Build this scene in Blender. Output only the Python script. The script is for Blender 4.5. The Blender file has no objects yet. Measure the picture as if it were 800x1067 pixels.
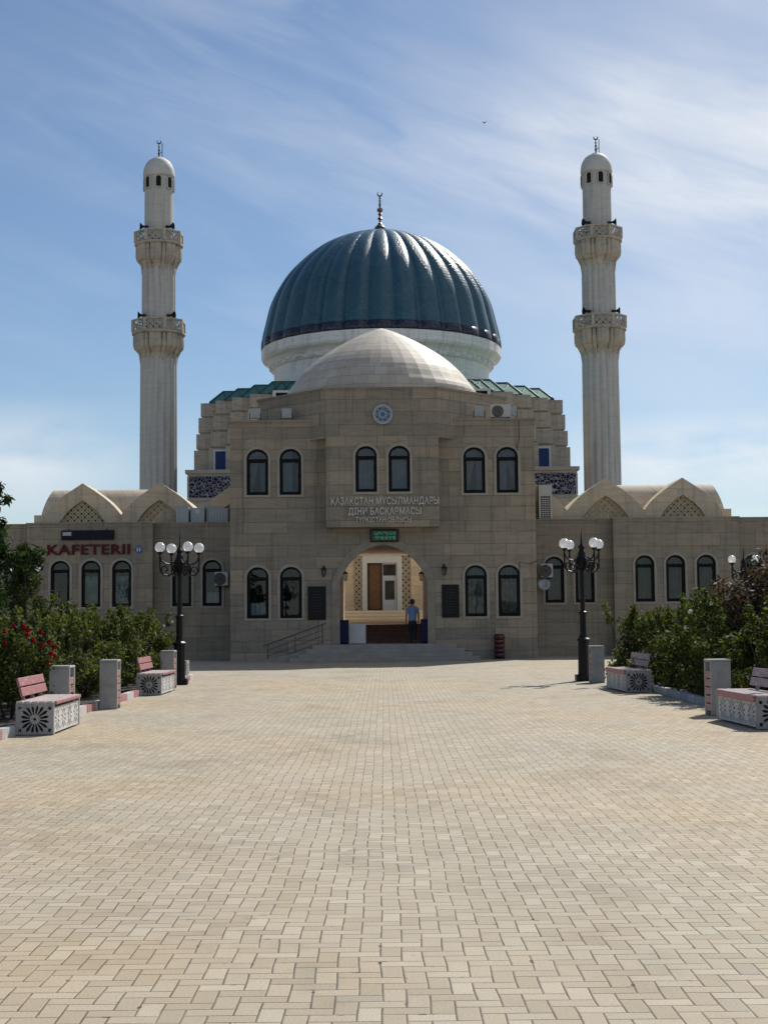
import bpy, bmesh, math, random
from mathutils import Vector, Matrix
from mathutils.geometry import tessellate_polygon
R = math.radians
PI = math.pi
scene = bpy.context.scene
COL = scene.collection
# ------------------------------------------------------------------ camera
F = 1500.0; CH = 1.6; ROLL = R(0.55); PITCH = math.atan(111.5 / F)
cam_d = bpy.data.cameras.new('camera'); cam = bpy.data.objects.new('camera', cam_d); COL.objects.link(cam)
cam_d.sensor_fit = 'VERTICAL'; cam_d.sensor_height = 36.0; cam_d.lens = 36.0 * F / 1067.0
cam_d.clip_start = 0.1; cam_d.clip_end = 8000
cam.location = (0, 0, CH)
cam.matrix_world = Matrix.Translation((0, 0, CH)) @ Matrix.Rotation(-1.3 / F, 4, 'Z') @ Matrix.Rotation(PI / 2 + PITCH, 4, 'X') @ Matrix.Rotation(-ROLL, 4, 'Z')
scene.camera = cam

def W(u, v, Y):
    """photo pixel -> (X, Z) at distance Y (used to take real sizes off the photograph)"""
    dx, dy = u - 400, v - 533.5
    x = dx - ROLL * dy; y = dy + ROLL * dx
    cp, sp = math.cos(PITCH), math.sin(PITCH)
    fy = cp + (y / F) * sp
    fz = sp - (y / F) * cp
    t = Y / fy
    return (x + 1.3) / F * t, CH + fz * t

# ------------------------------------------------------------------ materials
class N:
    def __init__(s, name):
        s.m = bpy.data.materials.new(name); s.m.use_nodes = True
        s.t = s.m.node_tree; s.t.nodes.clear()
        s.out = s.t.nodes.new('ShaderNodeOutputMaterial')
    def new(s, typ, **kw):
        n = s.t.nodes.new(typ)
        for k, v in kw.items(): setattr(n, k, v)
        return n
    def put(s, sock, val):
        if val is None: return
        if isinstance(val, bpy.types.NodeSocket): s.t.links.new(val, sock)
        else:
            try: sock.default_value = val
            except Exception: sock.default_value = (*val, 1.0)
    def math(s, op, a, b=None, c=None, clamp=False):
        n = s.new('ShaderNodeMath', operation=op, use_clamp=clamp)
        s.put(n.inputs[0], a); s.put(n.inputs[1], b)
        if c is not None: s.put(n.inputs[2], c)
        return n.outputs[0]
    def pos(s):
        return s.new('ShaderNodeNewGeometry').outputs['Position']
    def objc(s):
        return s.new('ShaderNodeTexCoord').outputs['Object']
    def sep(s, v):
        n = s.new('ShaderNodeSeparateXYZ'); s.put(n.inputs[0], v); return n.outputs
    def comb(s, x, y, z=0.0):
        n = s.new('ShaderNodeCombineXYZ'); s.put(n.inputs[0], x); s.put(n.inputs[1], y); s.put(n.inputs[2], z); return n.outputs[0]
    def noise(s, vec, scale, detail=4, rough=0.6, col=False):
        n = s.new('ShaderNodeTexNoise'); s.put(n.inputs['Vector'], vec)
        n.inputs['Scale'].default_value = scale; n.inputs['Detail'].default_value = detail; n.inputs['Roughness'].default_value = rough
        return n.outputs[1 if col else 0]
    def white(s, vec, col=False):
        n = s.new('ShaderNodeTexWhiteNoise', noise_dimensions='3D'); s.put(n.inputs['Vector'], vec); return n.outputs[1 if col else 0]
    def ramp(s, f, pts, interp='LINEAR'):
        n = s.new('ShaderNodeValToRGB'); s.put(n.inputs[0], f); cr = n.color_ramp; cr.interpolation = interp
        while len(cr.elements) < len(pts): cr.elements.new(0.5)
        for e, (p, c) in zip(cr.elements, pts):
            e.position = p; e.color = (*c, 1) if len(c) == 3 else c
        return n.outputs[0]
    def mix(s, f, a, b, blend='MIX'):
        n = s.new('ShaderNodeMix', data_type='RGBA', blend_type=blend)
        s.put(n.inputs[0], f); s.put(n.inputs[6], a); s.put(n.inputs[7], b); return n.outputs[2]
    def mapr(s, f, a, b, c, d):
        n = s.new('ShaderNodeMapRange'); s.put(n.inputs[0], f)
        for i, v in enumerate((a, b, c, d)): n.inputs[i + 1].default_value = v
        return n.outputs[0]
    def bump(s, h, strength=0.3, dist=0.02, nrm=None):
        n = s.new('ShaderNodeBump'); s.put(n.inputs['Height'], h); n.inputs['Strength'].default_value = strength
        n.inputs['Distance'].default_value = dist
        if nrm is not None: s.put(n.inputs['Normal'], nrm)
        return n.outputs[0]
    def bsdf(s, col, rough=0.8, metal=0.0, normal=None, spec=0.5, link=True, **kw):
        n = s.new('ShaderNodeBsdfPrincipled'); s.put(n.inputs['Base Color'], col); s.put(n.inputs['Roughness'], rough)
        s.put(n.inputs['Metallic'], metal); s.put(n.inputs['Normal'], normal); s.put(n.inputs['Specular IOR Level'], spec)
        for k, v in kw.items(): s.put(n.inputs[k.replace('_', ' ')], v)
        if link: s.t.links.new(n.outputs[0], s.out.inputs[0])
        return n.outputs[0]
    def surf(s, sh): s.t.links.new(sh, s.out.inputs[0])

def mul(c, k): return tuple(x * k for x in c)

def m_plain(name, col, rough=0.7, metal=0.0, var=0.12, scale=6.0, bump=0.0, spec=0.5):
    n = N(name); p = n.objc()
    f = n.noise(p, scale, 5)
    c = n.ramp(f, [(0.25, mul(col, 1 - var * 1.6)), (0.75, mul(col, 1 + var))])
    nr = n.bump(n.noise(p, scale * 8, 4), bump, 0.01) if bump else None
    n.bsdf(c, rough, metal, nr, spec); return n.m

def m_stone(name, col, bw, bh, var=0.16, mort=0.012, jd=0.62, warm=0.06, grime=0.28, ky=0.5, bumpv=0.35):
    """dressed stone cladding laid in courses"""
    n = N(name); p = n.pos(); o = n.sep(p)
    hx = n.math('ADD', o[0], n.math('MULTIPLY', o[1], ky))
    wob = n.noise(n.comb(0.0, n.math('MULTIPLY', o[2], 0.7)), 1.0, 1)
    vec = n.comb(hx, n.math('ADD', o[2], n.math('MULTIPLY', wob, 0.35)))
    b = n.new('ShaderNodeTexBrick'); n.put(b.inputs['Vector'], vec)
    b.offset = 0.37; b.offset_frequency = 2; b.squash = 0.7; b.squash_frequency = 3
    b.inputs['Scale'].default_value = 1.0; b.inputs['Mortar Size'].default_value = mort; b.inputs['Mortar Smooth'].default_value = 0.3
    b.inputs['Brick Width'].default_value = bw; b.inputs['Row Height'].default_value = bh; b.inputs['Bias'].default_value = 0.0
    b.inputs['Color1'].default_value = (*mul((col[0] * (1 + warm), col[1], col[2] * (1 - warm)), 1 + var), 1)
    b.inputs['Color2'].default_value = (*mul((col[0] * (1 - warm * .3), col[1], col[2] * (1 + warm * .5)), 1 - var), 1)
    b.inputs['Mortar'].default_value = (*mul(col, jd), 1)
    v2 = n.noise(n.comb(n.math('MULTIPLY', hx, 0.5), n.math('MULTIPLY', o[2], 2.2)), 2.6, 6, 0.68)
    c = n.mix(1.0, b.outputs[0], n.ramp(v2, [(0.3, (1 - grime,) * 3), (0.5, (1, 1, 1)), (0.72, (1.14, 1.12, 1.08))]), 'MULTIPLY')
    fine = n.noise(p, 22, 3, 0.7)
    c = n.mix(1.0, c, n.ramp(fine, [(0.3, (0.88,) * 3), (0.7, (1.1,) * 3)]), 'MULTIPLY')
    # rain streaks running down
    st = n.noise(n.comb(n.math('MULTIPLY', hx, 5.0), n.math('MULTIPLY', o[2], 0.22)), 1.0, 4, 0.6)
    c = n.mix(1.0, c, n.ramp(st, [(0.36, (0.8, 0.79, 0.77)), (0.48, (1, 1, 1))]), 'MULTIPLY')
    h = n.math('ADD', n.math('MULTIPLY', b.outputs[1], -1.0), n.math('MULTIPLY', fine, 0.35))
    n.bsdf(c, 0.75, 0, n.bump(h, bumpv, 0.012), 0.35); return n.m

def m_paving():
    n = N('herringbone_paving'); o = n.sep(n.pos())
    wx = n.noise(n.comb(o[0], o[1]), 0.9, 2); wy = n.noise(n.comb(n.math('ADD', o[0], 31.0), o[1]), 0.9, 2)
    x = n.math('ADD', n.math('DIVIDE', o[0], 0.1), n.math('MULTIPLY', wx, 0.55)); y = n.math('ADD', n.math('DIVIDE', o[1], 0.1), n.math('MULTIPLY', wy, 0.55))
    i, j = n.math('FLOOR', x), n.math('FLOOR', y)
    fx, fy = n.math('SUBTRACT', x, i), n.math('SUBTRACT', y, j)
    k = n.math('ROUND', n.math('FLOORED_MODULO', n.math('ADD', i, j), 4.0))
    k1 = n.math('COMPARE', k, 1.0, 0.2); k3 = n.math('COMPARE', k, 3.0, 0.2)
    ver = n.math('GREATER_THAN', k, 1.5)
    hor = n.math('SUBTRACT', 1.0, ver)
    sel = lambda a, b: n.math('ADD', n.math('MULTIPLY', a, hor), n.math('MULTIPLY', b, ver))
    lu = sel(n.math('ADD', fx, k1), n.math('ADD', fy, k3)); lv = sel(fy, fx)
    d = n.math('MINIMUM', n.math('MINIMUM', lu, n.math('SUBTRACT', 2.0, lu)), n.math('MINIMUM', lv, n.math('SUBTRACT', 1.0, lv)))
    idv = n.comb(n.math('SUBTRACT', i, k1), n.math('SUBTRACT', j, k3), n.math('MULTIPLY', ver, 7.0))
    rnd = n.white(idv)
    rnd2 = n.white(n.comb(j, i, 3.0))
    base = n.ramp(rnd, [(0.0, (0.345, 0.292, 0.213)), (0.4, (0.388, 0.334, 0.252)), (0.75, (0.412, 0.358, 0.274)), (0.95, (0.445, 0.395, 0.31)), (1.0, (0.325, 0.29, 0.225))])
    pv = n.comb(o[0], o[1])
    big = n.noise(pv, 0.16, 4, 0.55)
    base = n.mix(1.0, base, n.ramp(big, [(0.32, (1.1, 0.99, 0.84)), (0.5, (1, 1, 1)), (0.68, (0.97, 1.0, 1.05))]), 'MULTIPLY')
    st = n.noise(n.comb(n.math('MULTIPLY', o[0], 0.8), n.math('MULTIPLY', o[1], 0.55)), 0.8, 6, 0.7)
    base = n.mix(1.0, base, n.ramp(st, [(0.28, (0.74, 0.72, 0.68)), (0.45, (0.97, 0.96, 0.95)), (0.6, (1.04, 1.04, 1.03)), (0.75, (1.1, 1.1, 1.09))]), 'MULTIPLY')
    gr = n.noise(pv, 90, 4, 0.75)
    base = n.mix(1.0, base, n.ramp(gr, [(0.3, (0.7, 0.69, 0.67)), (0.5, (1.0, 1.0, 1.0)), (0.7, (1.16, 1.16, 1.15))]), 'MULTIPLY')
    # scattered small oil marks
    sp = n.noise(pv, 3.1, 3, 0.5)
    base = n.mix(n.mapr(sp, 0.70, 0.76, 0.0, 0.55), base, (0.12, 0.105, 0.085, 1))
    jw = n.math('MULTIPLY_ADD', n.noise(pv, 7.0, 3), 0.07, 0.004)
    joint = n.math('SUBTRACT', 1.0, n.math('DIVIDE', d, jw), clamp=True)
    joint = n.math('POWER', joint, 0.5, clamp=True)
    sand = n.noise(pv, 1.7, 4, 0.6)
    jc = n.ramp(sand, [(0.35, (0.05, 0.04, 0.028)), (0.55, (0.1, 0.08, 0.055)), (0.7, (0.27, 0.22, 0.15))])
    # crumbled corners: the joint widens where a fine noise peaks
    chip = n.math('MULTIPLY', n.math('LESS_THAN', d, 0.16), n.math('GREATER_THAN', n.noise(pv, 26.0, 2), 0.735))
    c = n.mix(n.math('MAXIMUM', joint, n.math('MULTIPLY', chip, 0.8)), base, jc)
    # darker gaps scattered along the joints
    gap = n.math('MULTIPLY', n.math('LESS_THAN', d, 0.085), n.math('GREATER_THAN', n.noise(pv, 11.0, 3, 0.6), 0.66))
    c = n.mix(n.math('MULTIPLY', gap, 0.85), c, (0.035, 0.028, 0.02, 1))
    edge = n.mapr(d, 0.02, 0.075, 0.0, 1.0)
    tilt = n.math('MULTIPLY', n.math('MULTIPLY', n.math('SUBTRACT', rnd, 0.5), lu), 0.5)
    h = n.math('ADD', n.math('ADD', edge, tilt), n.math('MULTIPLY', gr, 0.25))
    n.bsdf(c, 0.82, 0, n.bump(h, 0.55, 0.008), 0.3); return n.m

def m_dome():
    n = N('glazed_blue_tile'); o = n.sep(n.objc())
    ang = n.math('MULTIPLY', n.math('ARCTAN2', o[1], o[0]), 60.0 / PI)
    b = n.new('ShaderNodeTexBrick'); n.put(b.inputs['Vector'], n.comb(ang, n.math('MULTIPLY', o[2], 2.3)))
    b.inputs['Scale'].default_value = 1.0; b.inputs['Brick Width'].default_value = 0.62; b.inputs['Row Height'].default_value = 0.5
    b.inputs['Mortar Size'].default_value = 0.045
    b.inputs['Color1'].default_value = (0.031, 0.108, 0.158, 1); b.inputs['Color2'].default_value = (0.022, 0.082, 0.125, 1); b.inputs['Mortar'].default_value = (0.018, 0.07, 0.105, 1)
    nz = n.noise(n.objc(), 0.9, 5, 0.65)
    c = n.mix(1.0, b.outputs[0], n.ramp(nz, [(0.3, (0.75, 0.8, 0.82)), (0.7, (1.25, 1.15, 1.1))]), 'MULTIPLY')
    ph = n.noise(n.objc(), 5.0, 3, 0.6)
    row = n.noise(n.comb(n.math('MULTIPLY', ang, 0.3), n.math('MULTIPLY', o[2], 2.3)), 2.5, 2)
    h = n.math('ADD', n.math('MULTIPLY', b.outputs[1], -0.6), n.math('MULTIPLY', n.math('ADD', ph, row), 0.8))
    n.bsdf(c, n.mapr(ph, 0.3, 0.7, 0.26, 0.42), 0, n.bump(h, 0.3, 0.05), 0.55); return n.m

def m_band():
    n = N('dome_band_tile'); o = n.sep(n.objc())
    a = n.math('MULTIPLY', n.math('ARCTAN2', o[1], o[0]), 60 / PI)
    v = n.new('ShaderNodeTexVoronoi', feature='DISTANCE_TO_EDGE'); n.put(v.inputs['Vector'], n.comb(a, n.math('MULTIPLY', o[2], 3.2))); v.inputs['Scale'].default_value = 1.6
    c = n.mix(n.mapr(v.outputs[0], 0.0, 0.1, 0.35, 0.0), (0.008, 0.012, 0.03, 1), (0.12, 0.14, 0.2, 1))
    n.bsdf(c, 0.3); return n.m

def m_mosaic():
    n = N('blue_mosaic'); o = n.sep(n.pos())
    vec = n.comb(n.math('ADD', o[0], n.math('MULTIPLY', o[1], 0.5)), o[2])
    nv = n.noise(vec, 1.6, 2, 0.5)
    w = n.new('ShaderNodeTexWave', wave_type='RINGS'); n.put(w.inputs['Vector'], vec); w.inputs['Scale'].default_value = 0.9; w.inputs['Distortion'].default_value = 9.0; w.inputs['Detail'].default_value = 2.0; w.inputs['Detail Scale'].default_value = 2.2
    v = n.new('ShaderNodeTexVoronoi', feature='DISTANCE_TO_EDGE'); n.put(v.inputs['Vector'], n.mix(.12, vec, n.noise(vec, 3.0, 2, col=True))); v.inputs['Scale'].default_value = 5.2
    line = n.math('MAXIMUM', n.mapr(w.outputs[1], 0.95, 0.99, 0, .5), n.mapr(v.outputs[0], 0.03, 0.06, 0.75, 0.0))
    c = n.mix(line, (0.004, 0.005, 0.03, 1), (0.42, 0.42, 0.42, 1))
    n.bsdf(c, 0.6, 0, None, 0.15); return n.m

def m_lattice(name, col, sc, r1, r2, ky=0.6):
    """stone screen pierced by round holes in two sizes (real holes: light goes through)"""
    n = N(name); o = n.sep(n.pos())
    px = n.math('MULTIPLY', n.math('ADD', o[0], n.math('MULTIPLY', o[1], ky)), sc); py = n.math('MULTIPLY', o[2], sc)
    def cell(ox, oy, rot=False):
        a = n.math('SUBTRACT', n.math('FRACT', n.math('ADD', px, ox)), 0.5); b = n.math('SUBTRACT', n.math('FRACT', n.math('ADD', py, oy)), 0.5)
        return n.math('SQRT', n.math('ADD', n.math('MULTIPLY', a, a), n.math('MULTIPLY', b, b)))
    h = n.math('MAXIMUM', n.math('LESS_THAN', cell(0, 0), r1), n.math('LESS_THAN', cell(0.5, 0.5), r1))
    h = n.math('MAXIMUM', h, n.math('MAXIMUM', n.math('LESS_THAN', cell(0.5, 0), r2), n.math('LESS_THAN', cell(0, 0.5), r2)))
    h = n.math('MAXIMUM', h, n.math('MAXIMUM', n.math('LESS_THAN', cell(0.25, 0.25), r2), n.math('LESS_THAN', cell(0.75, 0.75), r2)))
    h = n.math('MAXIMUM', h, n.math('MAXIMUM', n.math('LESS_THAN', cell(0.25, 0.75), r2), n.math('LESS_THAN', cell(0.75, 0.25), r2)))
    f = n.noise(n.pos(), 3, 4)
    sh = n.bsdf(n.ramp(f, [(0.3, mul(col, 0.8)), (0.7, mul(col, 1.15))]), 0.8, link=False)
    tr = n.new('ShaderNodeBsdfTransparent').outputs[0]
    mx = n.new('ShaderNodeMixShader'); n.put(mx.inputs[0], h); n.put(mx.inputs[1], sh); n.put(mx.inputs[2], tr)
    n.surf(mx.outputs[0]); return n.m

def m_glass(name, tint=(0.72, 0.78, 0.8)):
    n = N(name)
    tr = n.new('ShaderNodeBsdfTransparent'); n.put(tr.inputs[0], tint)
    gl = n.new('ShaderNodeBsdfGlossy'); n.put(gl.inputs[0], (0.95, 0.97, 1)); n.put(gl.inputs[1], 0.02)
    nz = n.bump(n.noise(n.pos(), 1.3, 2), 0.08, 0.05); n.put(gl.inputs['Normal'], nz)
    fr = n.new('ShaderNodeFresnel'); fr.inputs[0].default_value = 1.6
    mx = n.new('ShaderNodeMixShader'); n.put(mx.inputs[0], n.math('MULTIPLY', fr.outputs[0], 0.5)); n.put(mx.inputs[1], tr.outputs[0]); n.put(mx.inputs[2], gl.outputs[0])
    n.surf(mx.outputs[0]); return n.m

def m_globe():
    n = N('ribbed_lamp_glass'); o = n.sep(n.objc())
    w = n.math('SINE', n.math('MULTIPLY', o[2], 330.0))
    sh = n.bsdf((0.78, 0.79, 0.8), 0.18, 0, n.bump(w, 0.35, 0.004), 0.6, link=False, Transmission_Weight=0.35)
    tl = n.new('ShaderNodeBsdfTranslucent'); n.put(tl.inputs[0], (0.85, 0.86, 0.87))
    mx = n.new('ShaderNodeMixShader'); n.put(mx.inputs[0], 0.4); n.put(mx.inputs[1], sh); n.put(mx.inputs[2], tl.outputs[0])
    tr = n.new('ShaderNodeBsdfTransparent'); n.put(tr.inputs[0], (0.9, 0.91, 0.92)); lw = n.new('ShaderNodeLayerWeight'); lw.inputs[0].default_value = 0.35
    m2 = n.new('ShaderNodeMixShader'); n.put(m2.inputs[0], n.mapr(lw.outputs[1], 0.0, 0.8, 0.5, 1.0)); n.put(m2.inputs[1], tr.outputs[0]); n.put(m2.inputs[2], mx.outputs[0])
    n.surf(m2.outputs[0]); return n.m

def m_leaf(name, stops, trans=0.35):
    n = N(name)
    rnd = n.new('ShaderNodeNewGeometry').outputs['Random Per Island']
    pz = n.noise(n.objc(), 2.2, 3)
    f = n.math('ADD', n.math('MULTIPLY', rnd, 0.75), n.math('MULTIPLY', n.math('SUBTRACT', pz, 0.5), 0.9), clamp=True)
    c = n.ramp(f, stops)
    sh = n.bsdf(c, 0.62, 0, None, 0.18, link=False)
    tl = n.new('ShaderNodeBsdfTranslucent'); n.put(tl.inputs[0], n.mix(1.0, c, (1.7, 1.6, 0.7, 1), 'MULTIPLY'))
    mx = n.new('ShaderNodeMixShader'); n.put(mx.inputs[0], trans); n.put(mx.inputs[1], sh); n.put(mx.inputs[2], tl.outputs[0])
    n.surf(mx.outputs[0]); return n.m

def m_worn(name, col, under, amount=0.5, rough=0.45):
    n = N(name); p = n.objc(); o = n.sep(p)
    st = n.noise(n.comb(n.math('MULTIPLY', o[0], 6), n.math('MULTIPLY', o[1], 2.0), n.math('MULTIPLY', o[2], 6)), 3.0, 6, 0.7)
    c = n.mix(n.mapr(st, amount, amount + 0.1, 0, 0.8), n.ramp(n.noise(p, 9, 3), [(0.3, mul(col, 0.85)), (0.7, mul(col, 1.12))]), (*under, 1))
    n.bsdf(c, rough, 0, n.bump(st, 0.25, 0.004)); return n.m

def m_concrete(name, col):
    n = N(name); p = n.objc()
    c = n.ramp(n.noise(p, 3.0, 6, 0.7), [(0.28, mul(col, 0.72)), (0.5, col), (0.75, mul(col, 1.12))])
    fine = n.noise(p, 60, 3)
    c = n.mix(1.0, c, n.ramp(fine, [(0.3, (0.88,) * 3), (0.7, (1.08,) * 3)]), 'MULTIPLY')
    n.bsdf(c, 0.85, 0, n.bump(fine, 0.3, 0.004), 0.3); return n.m

def m_kerb(name, a, b, ln):
    n = N(name); o = n.sep(n.pos())
    k = n.math('FLOORED_MODULO', n.math('FLOOR', n.math('DIVIDE', n.math('ADD', o[1], n.math('MULTIPLY', o[0], 0.9)), ln)), 2.0)
    c = n.mix(k, (*a, 1), (*b, 1))
    w = n.noise(n.pos(), 5, 6, 0.7)
    c = n.mix(n.mapr(w, 0.5, 0.62, 0, 0.5), c, (0.3, 0.28, 0.26, 1))
    n.bsdf(c, 0.8, 0, n.bump(w, 0.3, 0.01)); return n.m

def m_led():
    n = N('green_led_matrix'); o = n.sep(n.objc())
    px, pz = n.math('MULTIPLY', o[0], 48.0), n.math('MULTIPLY', o[2], 48.0)
    i, k = n.math('FLOOR', px), n.math('FLOOR', pz)
    rw = n.white(n.comb(n.math('FLOOR', n.math('DIVIDE', i, 1.6)), k, 4.0))
    zz = n.math('ABSOLUTE', o[2])
    on = n.math('GREATER_THAN', rw, 0.6)
    on = n.math('MULTIPLY', on, n.math('MULTIPLY', n.math('GREATER_THAN', zz, 0.025), n.math('LESS_THAN', zz, 0.15)))
    on = n.math('MULTIPLY', on, n.math('LESS_THAN', n.math('ABSOLUTE', o[0]), 0.42))
    e = n.new('ShaderNodeBsdfPrincipled'); n.put(e.inputs['Base Color'], (0.005, 0.015, 0.01, 1)); n.put(e.inputs['Roughness'], 0.25)
    n.put(e.inputs['Emission Color'], (0.1, 0.75, 0.35, 1)); n.put(e.inputs['Emission Strength'], n.math('MULTIPLY', on, 0.2))
    n.surf(e.outputs[0]); return n.m

STONE = m_stone('brown_limestone', (0.268, 0.235, 0.184), 1.75, 0.47, var=.17, jd=0.58, mort=.012, grime=.22)
STONE_W = m_stone('wing_limestone', (0.276, 0.242, 0.19), 2.6, 0.52, var=0.13, jd=.6, mort=.012, grime=.22)
CREAM = m_stone('cream_limestone', (0.53, 0.455, 0.345), 1.1, 0.6, var=0.07, grime=0.14, jd=0.8, bumpv=0.15)
COURT = m_stone('courtyard_stone', (0.72, 0.56, 0.36), 1.2, 0.5, var=0.07, grime=0.08, jd=0.8, bumpv=0.15)
COURTF = m_plain('courtyard_pale_floor', (0.72, 0.64, 0.5), 0.7, var=0.05)
def m_cream_dome():
    n = N('dome_limestone_tiles'); o = n.sep(n.pos())
    a = n.math('MULTIPLY', n.math('ARCTAN2', o[0], n.math('SUBTRACT', o[1], 60.92)), 44 / (2 * PI)); zz = n.math('MULTIPLY', o[2], 2.55)
    row = n.math('FLOOR', zz); aa = n.math('ADD', a, n.math('MULTIPLY', n.math('FLOORED_MODULO', row, 2.0), 0.5)); col = n.math('FLOOR', aa)
    r = n.white(n.comb(row, col, 2.0)); r2 = n.white(n.comb(row, 5.0, 1.0))
    da = n.math('ABSOLUTE', n.math('SUBTRACT', n.math('FRACT', aa), 0.5)); dz = n.math('ABSOLUTE', n.math('SUBTRACT', n.math('FRACT', zz), 0.5))
    j = n.math('MAXIMUM', n.math('GREATER_THAN', da, 0.478), n.math('GREATER_THAN', dz, 0.462))
    c = n.ramp(n.math('ADD', n.math('MULTIPLY', r, .6), n.math('MULTIPLY', r2, .4)), [(0.0, (0.4, 0.35, 0.28)), (0.5, (0.475, 0.425, 0.355)), (1.0, (0.54, 0.495, 0.425))])
    c = n.mix(n.math('MULTIPLY', j, 0.45), c, (0.2, 0.18, 0.15, 1))
    c = n.mix(1.0, c, n.ramp(n.noise(n.pos(), 1.6, 6, 0.7), [(0.3, (0.84, 0.83, 0.82)), (0.6, (1.06, 1.05, 1.03))]), 'MULTIPLY')
    h = n.math('ADD', n.math('MULTIPLY', j, -0.5), n.math('MULTIPLY', r, 0.9))
    n.bsdf(c, 0.6, 0, n.bump(h, 0.35, 0.03), 0.45); return n.m
DOMEST = m_cream_dome()
HALLST = m_stone('hall_stone', (0.39, 0.36, 0.305), 3.0, 2.0, var=0.05, grime=0.36, jd=0.9, bumpv=0.1)
MINST = m_stone('minaret_stone', (0.5, 0.495, 0.465), 3.0, 2.6, var=0.02, grime=0.1, jd=0.92, bumpv=0.1, warm=0.01)
CORB = m_stone('minaret_carving', (0.45, 0.41, 0.34), 1.0, 0.8, var=0.08, grime=0.3, jd=0.9, bumpv=0.2)
TRIM = m_plain('pale_trim', (0.33, 0.3, 0.25), 0.75, var=0.1, scale=4)
WHITEST = m_stone('white_drum', (0.7, 0.73, 0.73), 2.0, 1.1, var=0.02, warm=0.0, grime=0.08, jd=0.72, bumpv=0.15)
STEP = m_plain('step_stone', (0.29, 0.27, 0.24), 0.7, var=0.15, scale=2, bump=0.2)
PAVE = m_paving()
TILE = m_dome(); BAND = m_band(); MOSAIC = m_mosaic()
GREEN = m_plain('green_roof_sheet', (0.028, 0.16, 0.115), 0.45, 0.1, var=0.3, scale=1.2, spec=0.4)
BLACKF = m_plain('black_frame', (0.006, 0.0055, 0.0055), 0.6, var=0.1, spec=0.15)
GLASS = m_glass('window_glass'); GLASSB = m_glass('blue_window_glass', (0.2, 0.35, 0.6))
DARK = m_plain('unlit_interior', (0.02, 0.019, 0.018), 0.95, spec=0.1)  # near-black colour stands in for shade inside rooms and openings
CURT = m_plain('curtain_fabric', (0.24, 0.265, 0.31), 0.9, var=0.1, scale=3)
BLIND = m_plain('closed_blind', (0.13, 0.12, 0.105), 0.9, var=0.2, scale=2)
FILM = m_plain('crumpled_film', (0.2, 0.19, 0.17), 0.35, var=0.5, scale=5, bump=0.6)
POSTER = m_plain('window_poster', (0.2, 0.27, 0.25), 0.6, var=0.6, scale=3.5)
IRON = m_plain('black_cast_iron', (0.005, 0.005, 0.0055), 0.45, 0.0, var=0.2, scale=12, spec=0.25)
GLOBE = m_globe()
CONC = m_concrete('grey_concrete', (0.36, 0.36, 0.355)); CONCL = m_concrete('sunlit_concrete', (0.58, 0.57, 0.55)); CONCD = m_concrete('shaded_hollow_dark', (0.07, 0.07, 0.07))  # second has sunlight put into its colour, third the shade of hollows
PINK = m_worn('worn_pink_paint', (0.36, 0.155, 0.16), (0.5, 0.42, 0.4), 0.58)
MAUVE = m_worn('faded_mauve_paint', (0.33, 0.22, 0.23), (0.42, 0.4, 0.4), 0.5)
PALEW = m_worn('sheen_pale_slat', (0.55, 0.48, 0.47), (0.4, 0.25, 0.25), 0.55, 0.3)  # glossy sheen on the seat tops put into a pale base colour
NAVY = m_plain('navy_plastic', (0.005, 0.006, 0.05), 0.5, spec=0.2)
WHITEP = m_plain('white_panel', (0.55, 0.55, 0.56), 0.6, var=0.05)
WOODD = m_plain('carved_wood', (0.2, 0.085, 0.022), 0.5, var=0.4, scale=14, bump=0.5)
CARPET = m_plain('brown_carpet', (0.2, 0.105, 0.075), 0.95, var=0.2)
REDL = m_plain('red_letter_acrylic', (0.085, 0.005, 0.007), 0.5, var=0.05, spec=0.2)
LETT = m_plain('steel_letter', (0.6, 0.57, 0.5), 0.4, 0.0, var=0.1)
LETTS = m_plain('letter_side', (0.03, 0.03, 0.03), 0.5)
EMBW = m_plain('emblem_white', (0.32, 0.38, 0.43), 0.4, var=0.05); EMBB = m_plain('emblem_blue', (0.05, 0.12, 0.2), 0.4, var=0.1)
PLAQ = m_plain('dark_granite', (0.014, 0.0145, 0.015), 0.5, var=0.3, scale=20, spec=0.15); PLAQT = m_plain('engraved_text', (0.045, 0.045, 0.045), 0.6, spec=.1)
RAILM = m_plain('dull_rail_steel', (0.09, 0.09, 0.09), 0.5, 0.2); GREY = m_plain('grey_metal', (0.33, 0.36, 0.38), 0.45, 0.3, var=0.1); WHITEM = m_plain('white_metal', (0.46, 0.46, 0.44), 0.5, var=0.06)
DKRED = m_worn('dark_red_slat', (0.08, 0.014, 0.014), (0.1, 0.03, 0.03), 0.7)
GOLD = m_plain('copper_finial', (0.22, 0.1, 0.06), 0.35, 0.7, var=0.2); GOLDG = m_plain('green_bronze', (0.06, 0.08, 0.06), 0.45, 0.5, var=0.2)
SOIL = m_plain('bed_soil', (0.04, 0.031, 0.023), 1.0, var=0.4, scale=3, bump=0.6)
EARTH = m_plain('dry_ground', (0.2, 0.175, 0.13), 1.0, var=0.3, scale=0.3)
LAT1 = m_lattice('pierced_gable_screen', (0.5, 0.41, 0.27), 3.4, 0.17, 0.085)
LAT2 = m_lattice('pierced_balcony', (0.4, 0.375, 0.32), 2.3, 0.2, 0.1)
LAT3 = m_lattice('pierced_portal_screen', (0.6, 0.48, 0.33), 3.3, 0.19, 0.11)
LEAFR = m_leaf('rose_leaves', [(0.0, (0.018, 0.032, 0.009)), (0.3, (0.042, 0.064, 0.018)), (0.55, (0.075, 0.098, 0.028)), (0.75, (0.12, 0.125, 0.042)), (0.9, (0.13, 0.075, 0.035)), (1.0, (0.11, 0.035, 0.024))], 0.38)
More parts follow.
